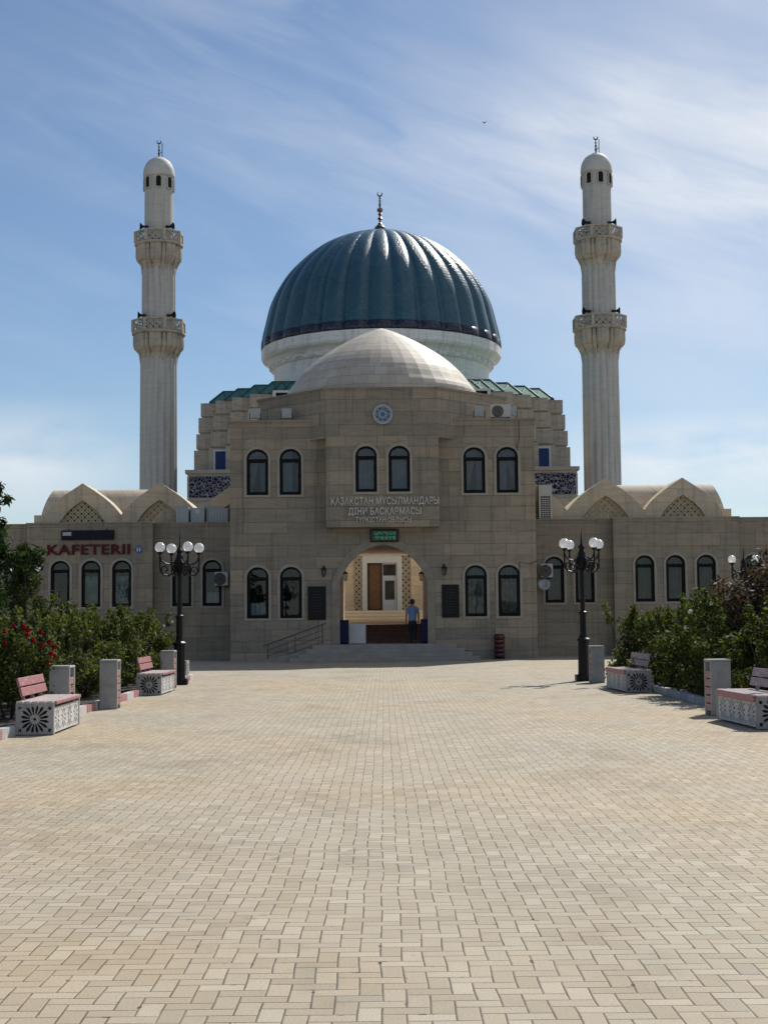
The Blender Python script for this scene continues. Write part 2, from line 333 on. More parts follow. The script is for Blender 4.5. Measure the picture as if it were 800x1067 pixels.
LEAFT = m_leaf('tree_leaves', [(0.0, (0.014, 0.03, 0.012)), (0.5, (0.03, 0.058, 0.022)), (1.0, (0.07, 0.1, 0.045))], 0.3)
LEAFJ = m_leaf('conifer_sprays', [(0.0, (0.02, 0.035, 0.01)), (0.5, (0.042, 0.062, 0.016)), (1.0, (0.07, 0.088, 0.025))], 0.25)
LEAFP = m_leaf('plum_leaves', [(0.0, (0.025, 0.017, 0.016)), (0.5, (0.07, 0.045, 0.042)), (0.8, (0.11, 0.085, 0.07)), (1.0, (0.08, 0.1, 0.04))], 0.3)
BARK = m_plain('bark', (0.07, 0.055, 0.042), 0.95, var=0.35, scale=14, bump=0.6)
ROSE = m_plain('red_petals', (0.2, 0.003, 0.012), 0.8, spec=0.1, var=0.25, scale=30); ROSEW = m_plain('white_petals', (0.6, 0.55, 0.52), 0.6, var=0.1)
BLUES = m_plain('blue_sign_enamel', (0.02, 0.1, 0.28), 0.4)
NAVYS = m_plain('dark_sign_box', (0.005, 0.005, 0.013), 0.5, spec=0.2)
SKIN = m_plain('skin', (0.24, 0.13, 0.085), 0.55); HAIR = m_plain('dark_hair', (0.016, 0.012, 0.01), 0.6)
SHIRT = m_plain('blue_shirt', (0.13, 0.21, 0.38), 0.85, var=0.12); TROUS = m_plain('navy_trousers', (0.01, 0.012, 0.022), 0.9); SHOE = m_plain('black_shoes', (0.01, 0.01, 0.01), 0.5)
PIGEON = m_plain('pigeon_grey', (0.05, 0.05, 0.058), 0.7, var=0.3, scale=12)
LED = m_led()
RIM = m_plain('led_rim', (0.03, 0.06, 0.04), 0.4)

# ------------------------------------------------------------------ mesh helpers
class MB:
    def __init__(s): s.v = []; s.f = []; s.mi = []; s.cur = 0
    def add(s, vs, fs):
        o = len(s.v); s.v += [tuple(x) for x in vs]
        for f in fs: s.f.append([i + o for i in f]); s.mi.append(s.cur)
        return s
    def box(s, x0, x1, y0, y1, z0, z1):
        return s.add([(x0, y0, z0), (x1, y0, z0), (x1, y1, z0), (x0, y1, z0), (x0, y0, z1), (x1, y0, z1), (x1, y1, z1), (x0, y1, z1)],
                     [(0, 3, 2, 1), (4, 5, 6, 7), (0, 1, 5, 4), (1, 2, 6, 5), (2, 3, 7, 6), (3, 0, 4, 7)])
    def bbox(s, x0, x1, y0, y1, z0, z1, b=0.01):
        """box with chamfered edges"""
        bm = bmesh.new()
        r = bmesh.ops.create_cube(bm, size=1.0)
        for v in bm.verts: v.co = ((x0 + x1) / 2 + v.co.x * (x1 - x0), (y0 + y1) / 2 + v.co.y * (y1 - y0), (z0 + z1) / 2 + v.co.z * (z1 - z0))
        bmesh.ops.bevel(bm, geom=list(bm.edges), offset=b, segments=1, affect='EDGES')
        bm.verts.index_update()
        s.add([v.co[:] for v in bm.verts], [[v.index for v in f.verts] for f in bm.faces]); bm.free(); return s
    def bar(s, a, b, w, h, up=(0, 0, 1)):
        a, b = Vector(a), Vector(b); d = (b - a).normalized(); u = Vector(up)
        if abs(d.dot(u)) > 0.98: u = Vector((0, 1, 0))
        x = d.cross(u).normalized() * w / 2; y = x.cross(d).normalized() * h / 2
        vs = [a - x - y, a + x - y, a + x + y, a - x + y, b - x - y, b + x - y, b + x + y, b - x + y]
        return s.add(vs, [(0, 3, 2, 1), (4, 5, 6, 7), (0, 1, 5, 4), (1, 2, 6, 5), (2, 3, 7, 6), (3, 0, 4, 7)])
    def tube(s, pts, rad, n=8, cap=True):
        pts = [Vector(p) for p in pts]; m = len(pts)
        rad = rad if isinstance(rad, (list, tuple)) else [rad] * m
        vs, fs = [], []; px = None
        for i, p in enumerate(pts):
            d = (pts[min(i + 1, m - 1)] - pts[max(i - 1, 0)]).normalized()
            if px is None: px = d.cross(Vector((0.31, 0.17, 0.93)) if abs(d.z) < 0.9 else Vector((1, 0, 0))).normalized()
            else: px = (px - d * px.dot(d)).normalized()
            py = d.cross(px)
            for k in range(n): vs.append(p + (px * math.cos(2 * PI * k / n) + py * math.sin(2 * PI * k / n)) * rad[i])
        for i in range(m - 1):
            for k in range(n): fs.append((i * n + k, i * n + (k + 1) % n, (i + 1) * n + (k + 1) % n, (i + 1) * n + k))
        if cap: fs.append(tuple(range(n))[::-1]); fs.append(tuple((m - 1) * n + k for k in range(n)))
        return s.add(vs, fs)
    def lathe(s, prof, n=32, c=(0, 0), mod=None, ph=0.0):
        """prof: (r, z) from bottom to top; mod(theta, i) scales r"""
        vs, fs = [], []
        for i, (r, z) in enumerate(prof):
            for k in range(n):
                t = 2 * PI * k / n + ph; rr = r * (mod(t, i) if mod else 1)
                vs.append((c[0] + rr * math.cos(t), c[1] + rr * math.sin(t), z))
        for i in range(len(prof) - 1):
            for k in range(n): fs.append((i * n + k, i * n + (k + 1) % n, (i + 1) * n + (k + 1) % n, (i + 1) * n + k))
        fs.append(tuple(range(n))[::-1]); fs.append(tuple((len(prof) - 1) * n + k for k in range(n)))
        return s.add(vs, fs)
    def sphere(s, c, r, nu=16, nv=10, sc=(1, 1, 1)):
        vs, fs = [(c[0], c[1], c[2] - r * sc[2])], []
        for i in range(1, nv):
            a = -PI / 2 + PI * i / nv
            for k in range(nu):
                t = 2 * PI * k / nu
                vs.append((c[0] + r * sc[0] * math.cos(a) * math.cos(t), c[1] + r * sc[1] * math.cos(a) * math.sin(t), c[2] + r * sc[2] * math.sin(a)))
        vs.append((c[0], c[1], c[2] + r * sc[2])); e = len(vs) - 1
        for k in range(nu): fs.append((0, 1 + (k + 1) % nu, 1 + k)); fs.append((e, e - nu + k, e - nu + (k + 1) % nu))
        for i in range(nv - 2):
            for k in range(nu):
                a = 1 + i * nu + k; b = 1 + i * nu + (k + 1) % nu; fs.append((a, b, b + nu, a + nu))
        return s.add(vs, fs)
    def panel(s, outer, holes, y0, y1, ox=0.0, oz=0.0):
        """plate in the XZ plane between y0 and y1 with holes; points are (x, z)"""
        loops = [outer] + list(holes); flat = [p for l in loops for p in l]
        tri = tessellate_polygon([[Vector((p[0], p[1], 0)) for p in l] for l in loops])
        n = len(flat); vs = [(p[0] + ox, y0, p[1] + oz) for p in flat] + [(p[0] + ox, y1, p[1] + oz) for p in flat]
        fs = []
        for t in tri:
            a, b, c = (Vector(flat[k]) for k in t)
            if (b - a).cross(c - a) < 0: t = (t[0], t[2], t[1])
            fs.append(tuple(t)); fs.append((t[0] + n, t[2] + n, t[1] + n))
        o = 0
        for li, l in enumerate(loops):
            ar = sum(l[i][0] * l[(i + 1) % len(l)][1] - l[(i + 1) % len(l)][0] * l[i][1] for i in range(len(l)))
            flip = (ar < 0) != (li > 0)
            for i in range(len(l)):
                a, b = o + i, o + (i + 1) % len(l)
                fs.append((a, a + n, b + n, b) if not flip else (b, b + n, a + n, a))
            o += len(l)
        return s.add(vs, fs)
    def xform(s, M, start=0):
        s.v = s.v[:start] + [tuple(M @ Vector(v)) for v in s.v[start:]]; return s
    def mesh(s, name, mats, smooth=False, off=(0, 0, 0)):
        me = bpy.data.meshes.new(name)
        me.from_pydata([(v[0] - off[0], v[1] - off[1], v[2] - off[2]) for v in s.v], [], s.f)
        mats = mats if isinstance(mats, (list, tuple)) else [mats]
        for m in mats: me.materials.append(m)
        if len(mats) > 1: me.polygons.foreach_set('material_index', s.mi)
        if smooth: me.polygons.foreach_set('use_smooth', [True] * len(me.polygons))
        me.update(); return me
    def build(s, name, mats, parent=None, smooth=False, base=None):
        """base: world point that becomes the object's origin (top-level meshes)"""
        off = (0, 0, 0)
        if parent is not None:
            r = parent; off = Vector((0, 0, 0))
            while r is not None: off = off + r.location; r = r.parent
        elif base is not None: off = base
        ob = bpy.data.objects.new(name, s.mesh(name, mats, smooth, off)); COL.objects.link(ob)
        if parent is not None: ob.parent = parent
        elif base is not None: ob.location = base
        return ob

def tag(o, label=None, cat=None, group=None, kind=None):
    if label: o['label'] = label
    if cat: o['category'] = cat
    if group: o['group'] = group
    if kind: o['kind'] = kind
    return o
def thing(name, label, cat, loc=(0, 0, 0), group=None, rz=0):
    o = bpy.data.objects.new(name, None); COL.objects.link(o); o.empty_display_size = 0.3
    o.location = loc; o.rotation_euler = (0, 0, rz); return tag(o, label, cat, group)
KIDS = {}
def copy_tree(o, parent=None):
    c = o.copy(); COL.objects.link(c)
    if parent is not None: c.parent = parent
    for ch in list(o.children): copy_tree(ch, c)
    return c
def place(proto, first, loc, rz=0, label=None, sc=None):
    o = proto if first else copy_tree(proto)
    o.location = loc; o.rotation_euler = (0, 0, rz)
    if sc: o.scale = sc if isinstance(sc, tuple) else (sc, sc, sc)
    if label: o['label'] = label
    return o
def auto_smooth(ob, ang=40):
    me = ob.data; me.polygons.foreach_set('use_smooth', [True] * len(me.polygons))
    bm = bmesh.new(); bm.from_mesh(me)
    bm.edges.ensure_lookup_table()
    for e in bm.edges:
        if len(e.link_faces) == 2: e.smooth = e.calc_face_angle(0) < R(ang)
    bm.to_mesh(me); bm.free(); return ob

def arch_pts(w, h, rise=None, n=14, grow=0.0, drop=0.0):
    """round-topped opening, bottom centre at (0,0)"""
    rise = w * 0.46 if rise is None else rise
    hw = w / 2 + grow; sp = h - rise; rr = rise + grow
    p = [(-hw, -drop), (hw, -drop)]
    for i in range(n + 1):
        t = PI * i / n; p.append((hw * math.cos(t), sp + rr * math.sin(t)))
    return p
def keel_pts(w, h, spring, n=10, grow=0.0, drop=0.0):
    """four-centred pointed arch"""
    hw = w / 2 + grow; top = h + grow * 1.05
    def side(t):       # t 0..1 from spring to apex -> (x,z)
        x = hw * (1 - t)
        q = (1 - t)
        z = (1 - q ** 2.3) ** 0.62
        z = 0.8 * z + 0.2 * t
        return x, spring + (top - spring) * z
    ts = [(i / n) ** 1.6 for i in range(n + 1)]
    right = [side(t) for t in ts]
    return [(-hw, -drop), (hw, -drop)] + right + [(-x, z) for x, z in right[::-1][1:]]

def gable_pts(w, h, n=10, k=.78, e=4.0):
    """keel gable: near-straight slopes from the apex, steepening at the foot; from right foot to left foot"""
    q = [1 - i / n for i in range(n + 1)]
    r_ = [(w / 2 * t, h * (1 - (k * t + (1 - k) * t ** e))) for t in q]
    return r_ + [(-x, z) for x, z in r_[::-1][1:]]
rng = random.Random(5)
def curtain(parent, cx, y, z0, w, h, kind, mat):
    m = MB(); nx, nz = 22, 8
    def sheet(xa, xb, za, zb, pull=0.0):
        vs = []
        for j in range(nz + 1):
            tz = j / nz
            for i in range(nx + 1):
                tx = i / nx
                x = xa + (xb - xa) * tx
                if pull: x = (xa if pull < 0 else xb) + (x - (xa if pull < 0 else xb)) * (0.35 + 0.65 * tz ** 1.3)
                vs.append((cx + x, y + 0.03 * math.sin(tx * 26 + pull * 2) + 0.012 * math.sin(tx * 61), z0 + za + (zb - za) * tz))
        m.add(vs, [(j * (nx + 1) + i, j * (nx + 1) + i + 1, (j + 1) * (nx + 1) + i + 1, (j + 1) * (nx + 1) + i) for j in range(nz) for i in range(nx)])
    if kind == 'drawn_left': sheet(-w / 2, w / 2 * 0.4, 0, h, -1); sheet(w * 0.12, w / 2, 0, h)
    elif kind == 'drawn_right': sheet(-w / 2, 0.0, 0, h); sheet(-w * 0.1, w / 2, 0, h, 1)
    elif kind == 'half': sheet(-w / 2, w * 0.06, 0, h)
    elif kind == 'low': sheet(-w / 2, w / 2, 0, h * 0.3)
    elif kind == 'poster': m.box(cx - w * 0.36, cx + w * 0.36, y - 0.1, y - 0.09, z0 + 0.12, z0 + h * 0.66)
    else: sheet(-w / 2, w / 2, 0, h)
    return m.build('curtain' if kind not in ('poster', 'film') else ('poster' if kind == 'poster' else 'plastic_film'), mat, parent)

def window(parent, cx, yf, z0, w, h, kind=None, mat=None, pane_mat=None):
    o = arch_pts(w, h)
    win = MB().panel(arch_pts(w, h, grow=0.095, drop=0.085), [arch_pts(w, h, grow=-0.002)], yf - 0.035, yf + 0.2, cx, z0).build('window', TRIM, parent)
    sp = h - w * 0.46
    lo = [(-w / 2 + 0.125, 0.13), (w / 2 - 0.125, 0.13), (w / 2 - 0.125, sp - 0.14), (-w / 2 + 0.125, sp - 0.14)]
    hw = w / 2 - 0.09
    up = [(-hw, sp + 0.0), (hw, sp + 0.0)] + [(hw * math.cos(PI * i / 12), sp + 0.03 + (w * 0.46 - 0.115) * math.sin(PI * i / 12)) for i in range(13)]
    MB().panel(o, [lo, up], yf + 0.07, yf + 0.15, cx, z0).build('frame', BLACKF, win)
    MB().panel(arch_pts(w, h, grow=-0.03), [], yf + 0.112, yf + 0.118, cx, z0).build('pane', pane_mat or GLASS, win)
    if kind: curtain(win, cx, yf + 0.3, z0, w, h, kind, mat or CURT)
    return win

# ------------------------------------------------------------------ setting
g = MB().add([(-1500, -300, -0.02), (1500, -300, -0.02), (1500, 3000, -0.02), (-1500, 3000, -0.02)], [(0, 1, 2, 3)]).build('ground', EARTH)
tag(g, kind='structure')
g = MB().add([(-40, -15, 0.0), (40, -15, 0.0), (40, 74, 0.0), (-40, 74, 0.0)], [(0, 1, 2, 3)]).build('plaza_paving', PAVE); tag(g, kind='structure')
BEDL = [(-5.3, 8.0), (-5.3, 40.0), (-16.0, 40.0), (-16.0, 8.0)]
BEDR = [(5.95, 8.0), (5.95, 24.6), (5.75, 26.6), (5.8, 28.4), (5.75, 30.4), (5.75, 32.6), (5.5, 33.4), (5.5, 34.7), (6.2, 35.8), (16.0, 35.8), (16.0, 8.0)]
def bed(name_s, name_k, pts, mk):
    n = len(pts); cx = sum(p[0] for p in pts) / n; cy = sum(p[1] for p in pts) / n
    MB().add([(x, y, 0.075) for x, y in pts], [tuple(range(n))]).build(name_s, SOIL).__setitem__('kind', 'structure')
    k = MB()
    for i in range(n):
        a, b = Vector(pts[i]), Vector(pts[(i + 1) % n]); L = (b - a).length; ns = max(1, int(L / 0.8)); d = (b - a) / ns
        for q in range(ns):
            p0 = a + d * (q + 0.012); p1 = a + d * (q + 0.988)
            k.bar((p0.x, p0.y, 0.055 + rng.uniform(-.006, .006)), (p1.x, p1.y, 0.055 + rng.uniform(-.006, .006)), 0.13, 0.16)
    k.build(name_k, mk)['kind'] = 'structure'
KERBL = m_kerb('pink_and_white_kerb', (0.36, 0.15, 0.155), (0.5, 0.49, 0.47), 0.8)
KERBR = m_kerb('bluish_grey_kerb', (0.3, 0.32, 0.36), (0.38, 0.4, 0.43), 0.9)
bed('bed_soil', 'kerb', BEDL, KERBL); bed('bed_soil', 'kerb', BEDR, KERBR)

# ------------------------------------------------------------------ entrance building
YF = 56.5; YB = 64.6
ent = thing('entrance_building', 'two-storey brown stone entrance building with tall archway and cream dome on top', 'building', (0, YF, 0))
ZT = W(268, 440, YF)[1]
zu0 = W(268, 516, YF)[1]; zu1 = W(268, 468, YF)[1]; zl0 = W(269, 644.5, YF)[1]; zl1 = W(269, 591, YF)[1]
XW = (3.62, 4.92); WW = 0.86
AW, AH, ASP = 3.44, W(400, 567, YF)[1], W(400, 609, YF)[1]
holes = []
for sx in (-1, 1):
    for x in XW:
        for z0, z1 in ((zu0, zu1), (zl0, zl1)):
            holes.append([(sx * x + p[0], z0 + p[1]) for p in arch_pts(WW, z1 - z0, grow=0.03, drop=0.03)])
arch_h = [(p[0], p[1] + 0.3) for p in keel_pts(AW, AH - 0.3, ASP - 0.3)]
arch_h[0] = (arch_h[0][0], 0.35); arch_h[1] = (arch_h[1][0], 0.35)
holes.append(arch_h)
holes.append([(-1.7, 6.2), (1.7, 6.2), (1.7, 8.3), (-1.7, 8.3)])
wl = MB(); wl.panel([(-6.0, 0), (6.0, 0), (6.0, ZT), (-6.0, ZT)], holes, YF, YF + 0.38)
wl.box(-6.0, -5.62, YF + 0.38, YB, 0, ZT); wl.box(5.62, 6.0, YF + 0.38, YB, 0, ZT)
wl.panel([(-5.62, 0), (5.62, 0), (5.62, ZT), (-5.62, ZT)], [[(-1.75, 0.3), (1.75, 0.3), (1.75, 4.5), (-1.75, 4.5)]], YB - 0.38, YB)
wl.build('wall', STONE, ent)
cap = MB()
for x0, x1, y0, y1 in ((-6.06, 6.06, YF - 0.05, YF + 0.42), (-6.06, -5.6, YF + 0.42, YB + 0.05), (5.6, 6.06, YF + 0.42, YB + 0.05)): cap.box(x0, x1, y0, y1, ZT, ZT + 0.07)
cap.build('parapet_coping', STONE, ent)
MB().box(-5.63, 5.63, YF + 0.37, YB - 0.37, ZT - 0.55, ZT - 0.4).build('flat_roof', CREAM, ent)
# near-black boxes painted as unlit rooms on both floors, either side of the passage
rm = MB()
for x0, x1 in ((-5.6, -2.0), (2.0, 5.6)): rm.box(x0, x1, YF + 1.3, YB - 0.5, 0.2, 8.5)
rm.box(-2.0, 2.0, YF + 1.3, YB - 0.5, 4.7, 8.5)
rm.build('unlit_room_fill', DARK, ent)
ps = MB()
ps.box(-1.95, -1.73, YF + 0.37, YB - 0.37, 0.3, 4.6); ps.box(1.73, 1.95, YF + 0.37, YB - 0.37, 0.3, 4.6)
ps.build('passage_wall', CREAM, ent)
MB().box(-1.95, 1.95, YF + 0.37, YB - 0.37, 4.5, 4.62).build('passage_ceiling', m_plain('passage_plaster', (0.42, 0.33, 0.24), 0.9), ent)
# archivolt round the opening
av_o = [(p[0], p[1] + 0.3) for p in keel_pts(AW, AH - 0.3, ASP - 0.3, grow=0.3)]; av_o[0] = (av_o[0][0], 0.6); av_o[1] = (av_o[1][0], 0.6)
av_i = [(p[0] * 0.998, p[1] + 0.298) for p in keel_pts(AW, AH - 0.3, ASP - 0.3)]; av_i[0] = (av_i[0][0], 0.61); av_i[1] = (av_i[1][0], 0.61)
MB().panel(av_o, [av_i], YF - 0.04, YF + 0.3).build('archivolt', m_plain('archivolt_stone', (0.27, 0.235, 0.185), 0.75, var=0.18, scale=2.5, bump=0.1), ent)
kinds_u = {-4.92: 'drawn_left', -3.62: 'half', 3.62: 'drawn_left', 4.92: 'drawn_right'}
kinds_l = {-4.92: ('low', WHITEP), -3.62: (None, None), 3.62: ('film', FILM), 4.92: ('film', FILM)}
for sx in (-1, 1):
    for x in XW:
        window(ent, sx * x, YF, zu0, WW, zu1 - zu0, kinds_u[sx * x])
        k, m = kinds_l[sx * x]; window(ent, sx * x, YF, zl0, WW, zl1 - zl0, k, m)
# octagonal tower with oriel
YO = YF - 0.66; OA = 2.2; OB = 5.08; OC = YO + OB
ZO = W(400, 405.5, YO)[1]; zc0 = W(400, 456, YO)[1]; zb0 = W(400, 549, YO)[1]
wz0, wz1 = W(400, 512.5, YO)[1], W(400, 464.5, YO)[1]
bay = MB()
bh = [[(x + p[0], wz0 + p[1]) for p in arch_pts(0.84, wz1 - wz0, grow=0.03, drop=0.03)] for x in (-0.63, 0.66)]
bay.panel([(-OA, zb0), (OA, zb0), (OA, zc0), (-OA, zc0)], bh, YO, YO + 0.25)
bay.box(-OA, -OA + 0.2, YO + 0.25, YF + 0.02, zb0, zc0); bay.box(OA - 0.2, OA, YO + 0.25, YF + 0.02, zb0, zc0)
bay.box(-OA + 0.2, OA - 0.2, YO + 0.25, YF + 0.02, zb0, zb0 + 0.2)
bay.build('oriel', STONE, ent)
for x, k in ((-0.63, 'sheer'), (0.66, 'sheer')): window(ent, x, YO, wz0, 0.84, wz1 - wz0, k)
op = [(-OA, YO), (OA, YO), (OB, OC - OA), (OB, OC + OA), (OA, OC + OB), (-OA, OC + OB), (-OB, OC + OA), (-OB, OC - OA)]
def oct_ring(z0, z1, grow=0.0):
    pts = [(x * (1 + grow / OB), OC + (y - OC) * (1 + grow / OB)) for x, y in op]
    n = 8; return ([(x, y, z0) for x, y in pts] + [(x, y, z1) for x, y in pts],
                   [(i, (i + 1) % n, (i + 1) % n + n, i + n) for i in range(n)] + [tuple(range(n))[::-1], tuple(range(n, 2 * n))])
MB().add(*oct_ring(zc0 + 0.003, ZO)).build('octagonal_tower', STONE, ent)
MB().add(*oct_ring(ZO, ZO + 0.08, 0.05)).build('tower_coping', STONE, ent)
dp = [(4.2, 10.2)]
for r, v in ((98.5, 412.5), (93, 404.5), (84, 392.5), (72, 381), (58, 370.5), (38, 358.5), (18, 348.6), (8, 344.6), (0.4, 342)):
    dp.append((r / F * OC * 1.012, W(400, v, OC)[1]))
dp[0] = (4.13, 10.2); dp.insert(1, (4.1, dp[1][1] - 0.4))
def dens(prof, k):
    o = []
    for a, b in zip(prof, prof[1:]):
        for i in range(k): o.append((a[0] + (b[0] - a[0]) * i / k, a[1] + (b[1] - a[1]) * i / k))
    return o + [prof[-1]]
def cr(prof, k):
    """smooth a profile (Catmull-Rom)"""
    P = [prof[0]] + list(prof) + [prof[-1]]; o = []
    for i in range(1, len(P) - 2):
        p0, p1, p2, p3 = (Vector(P[j]) for j in (i - 1, i, i + 1, i + 2))
        for q in range(k):
            t = q / k
            o.append(tuple(0.5 * ((2 * p1) + (p2 - p0) * t + (2 * p0 - 5 * p1 + 4 * p2 - p3) * t * t + (3 * p1 - p0 - 3 * p2 + p3) * t ** 3)))
    o.append(tuple(prof[-1])); return o
dome = MB().lathe(cr(dp, 2), 44, (0, OC)).build('cream_dome', DOMEST, ent)

def text_mesh(txt, size, depth, w=None, bold=.012):
    c = bpy.data.curves.new('txt', 'FONT'); c.body = txt; c.size = size; c.extrude = depth / 2; c.align_x = 'CENTER'; c.offset = size * bold; c.space_character = 1.08
    c.resolution_u = 3
    o = bpy.data.objects.new('txt', c); COL.objects.link(o)
    dg = bpy.context.evaluated_depsgraph_get(); me = bpy.data.meshes.new_from_object(o.evaluated_get(dg))
    bpy.data.objects.remove(o); vs = [v.co.copy() for v in me.vertices]; fs = [tuple(p.vertices) for p in me.polygons]
    xs = [v.x for v in vs]; k = (w / (max(xs) - min(xs))) if w else 1.0; mx = (max(xs) + min(xs)) / 2
    ys = [v.y for v in vs]; fz = [p.normal.z > 0.9 for p in me.polygons]
    bpy.data.meshes.remove(me)
    return [((v.x - mx) * k, -v.z, v.y) for v in vs], fs, fz
def lettering(name, txt, u0, u1, v0, v1, Y, mats, label, depth=0.06, bold=.015):
    X0, Z0 = W(u0, v1, Y); X1, Z1 = W(u1, v0, Y)
    Z0 = W((u0 + u1) / 2, v1, Y)[1]; Z1 = W((u0 + u1) / 2, v0, Y)[1]
    vs, fs, fz = text_mesh(txt, (Z1 - Z0) / 0.72, depth, X1 - X0, bold)
    m = MB(); m.add([(x, y, z) for x, y, z in vs], fs); m.mi = [0 if f else 1 for f in fz]
    ob = m.build(name, mats); ob.location = ((X0 + X1) / 2, Y - depth / 2, Z0)
    return tag(ob, label, 'lettering')
lettering('wall_lettering', 'ҚАЗАҚСТАН МҰСЫЛМАНДАРЫ', 345, 457, 518.2, 525.5, YO, [LETT, LETTS], 'top and longest line of raised pale letters under the oriel windows')
lettering('wall_lettering', 'ДІНИ БАСҚАРМАСЫ', 363, 438.5, 529, 536, YO, [LETT, LETTS], 'middle line of raised pale letters under the oriel windows')
lettering('wall_lettering', 'ТҮРКІСТАН ОБЛЫСЫ', 370.5, 428.5, 539, 544.2, YO, [LETT, LETTS], 'bottom and smallest line of raised pale letters under the oriel windows')
# emblem
ex, ez = W(398.7, 432, YO)
em = thing('round_emblem', 'round blue and white emblem with star interlace high on the tower front', 'emblem', (ex, YO, ez))
er = 0.385
ring = [(er * math.cos(2 * PI * i / 40), er * math.sin(2 * PI * i / 40)) for i in range(40)]
rin = [(0.8 * er * math.cos(2 * PI * i / 40), 0.8 * er * math.sin(2 * PI * i / 40)) for i in range(40)]
MB().panel(ring, [rin], YO - 0.12, YO, ex, ez).build('rim', EMBW, em)
MB().panel(rin, [], YO - 0.07, YO - 0.01, ex, ez).build('disc', EMBB, em)
st = MB()
for k in range(8):
    for q, (r0, r1) in enumerate(((0.28, 0.28), (0.17, 0.17))):
        a, b = k * PI / 4 + q * .39, (k + 3 - q) * PI / 4 + q * .39
        st.bar((ex + r0 * math.cos(a), YO - 0.085 - 0.004 * q - 0.001 * k, ez + r0 * math.sin(a)), (ex + r1 * math.cos(b), YO - 0.085 - 0.004 * q - 0.001 * k, ez + r1 * math.sin(b)), 0.02, 0.03, (0, 1, 0))
for k in range(24):
    a, b = k * PI / 12, (k + 1) * PI / 12
    st.bar((ex + .285 * math.cos(a), YO - .085, ez + .285 * math.sin(a)), (ex + .285 * math.cos(b), YO - .085, ez + .285 * math.sin(b)), 0.02, 0.03, (0, 1, 0))
st.build('interlace', EMBW, em)
# LED board
lx, lz = W(400.5, 558.3, YF)
led = thing('led_board', 'small black display board with dim green dots above the archway', 'sign', (lx, YF - 0.16, lz))
b = MB(); b.bbox(lx - .56, lx + .56, YF - .15, YF - .005, lz - .245, lz + .245, .012); b.build('housing', BLACKF, led)
MB().box(lx - .5, lx + .5, YF - .156, YF - .151, lz - .19, lz + .19).build('display', LED, led)
b = MB(); b.panel([(-.53, -.22), (.53, -.22), (.53, .22), (-.53, .22)], [[(-.515, -.205), (.515, -.205), (.515, .205), (-.515, .205)]], YF - .156, YF - .151, lx, lz); b.build('rim', RIM, led)
# plaques
for (u0, u1, v0, v1, side) in ((321, 339.5, 611, 646, 'left'), (460.5, 478, 609, 643.5, 'right')):
    x0, z0 = W(u0, v1, YF); x1, z1 = W(u1, v0, YF)
    p = thing('wall_plaque', 'tall dark granite plaque on the wall %s of the archway' % side, 'plaque', ((x0 + x1) / 2, YF, z0), 'plaques beside the archway')
    MB().bbox(x0, x1, YF - .05, YF - .004, z0, z1, .01).build('slab', PLAQ, p)
    t = MB()
    for k in range(9):
        zz = z1 - .22 - k * .11; ww = rng.uniform(.14, .24)
        t.box((x0 + x1) / 2 - ww, (x0 + x1) / 2 + ww, YF - .054, YF - .051, zz, zz + .022)
    t.build('engraving', PLAQT, p)
# wall lanterns
def make_lantern():
    t = thing('wall_lantern', '', 'lantern', (0, 0, 0), 'lanterns round the archway')
    m = MB(); m.tube([(0, .0, .05), (0, -.12, .16), (0, -.2, .12), (0, -.2, .06)], .014, 6); m.bbox(-.04, .04, -.015, 0, -.06, .12, .006); m.build('bracket', IRON, t)
    m = MB(); m.lathe([(.02, -.3), (.05, -.27), (.06, -.25)], 6, (0, -.2)); m.lathe([(.125, -.01), (.1, .03), (.03, .07), (.012, .1)], 6, (0, -.2))
    for k in range(6):
        a = k * PI / 3; m.tube([(.06 * math.cos(a), -.2 + .06 * math.sin(a), -.25), (.1 * math.cos(a), -.2 + .1 * math.sin(a), -.01)], .01, 4)
    m.build('cage', IRON, t)
    MB().lathe([(.05, -.245), (.088, -.015)], 6, (0, -.2)).build('glass', GLASS, t)
    return t
lan = make_lantern()
for i, (u, v, Y, l) in enumerate(((337.5, 596, YF, 'black wall lantern on the facade above the left granite plaque'), (462.5, 594.5, YF, 'black wall lantern on the facade above the right granite plaque'),
                                  (358.5, 600, YF + .2, 'black lantern on the left jamb inside the archway'), (440.5, 600, YF + .2, 'black lantern on the right jamb inside the archway'))):
    x, z = W(u, v, Y); place(lan, i == 0, (x, Y - (0.004 if Y == YF else -0.1), z + .1), 0 if Y == YF else (PI / 2 if x < 0 else -PI / 2), l)
for o in [o for o in bpy.data.objects if o.name.startswith('wall_lantern')][2:4]:
    o.location.x = -1.7 if o.location.x < 0 else 1.7; o.location.y = YF + 0.55
# steps
zl = W(400, 671, YF)[1]
sw = [3.62, 3.34, 3.06, 2.8]
stp = thing('entrance_steps', 'broad grey stone steps climbing on three sides to the archway', 'steps', (0, YF - 1.9, 0))
m = MB(); nst = 4
for k in range(nst):
    m.bbox(-sw[k] + 0.05, sw[k], YF - 1.85 + k * .3, YF - 0.003, k * zl / nst - (0.01 if k else 0), (k + 1) * zl / nst - .002, .012)
m.build('tread', STEP, stp)
MB().box(-1.72, 1.72, YF - .002, YB - .4, 0.3, zl - .006).build('landing', STEP, stp)
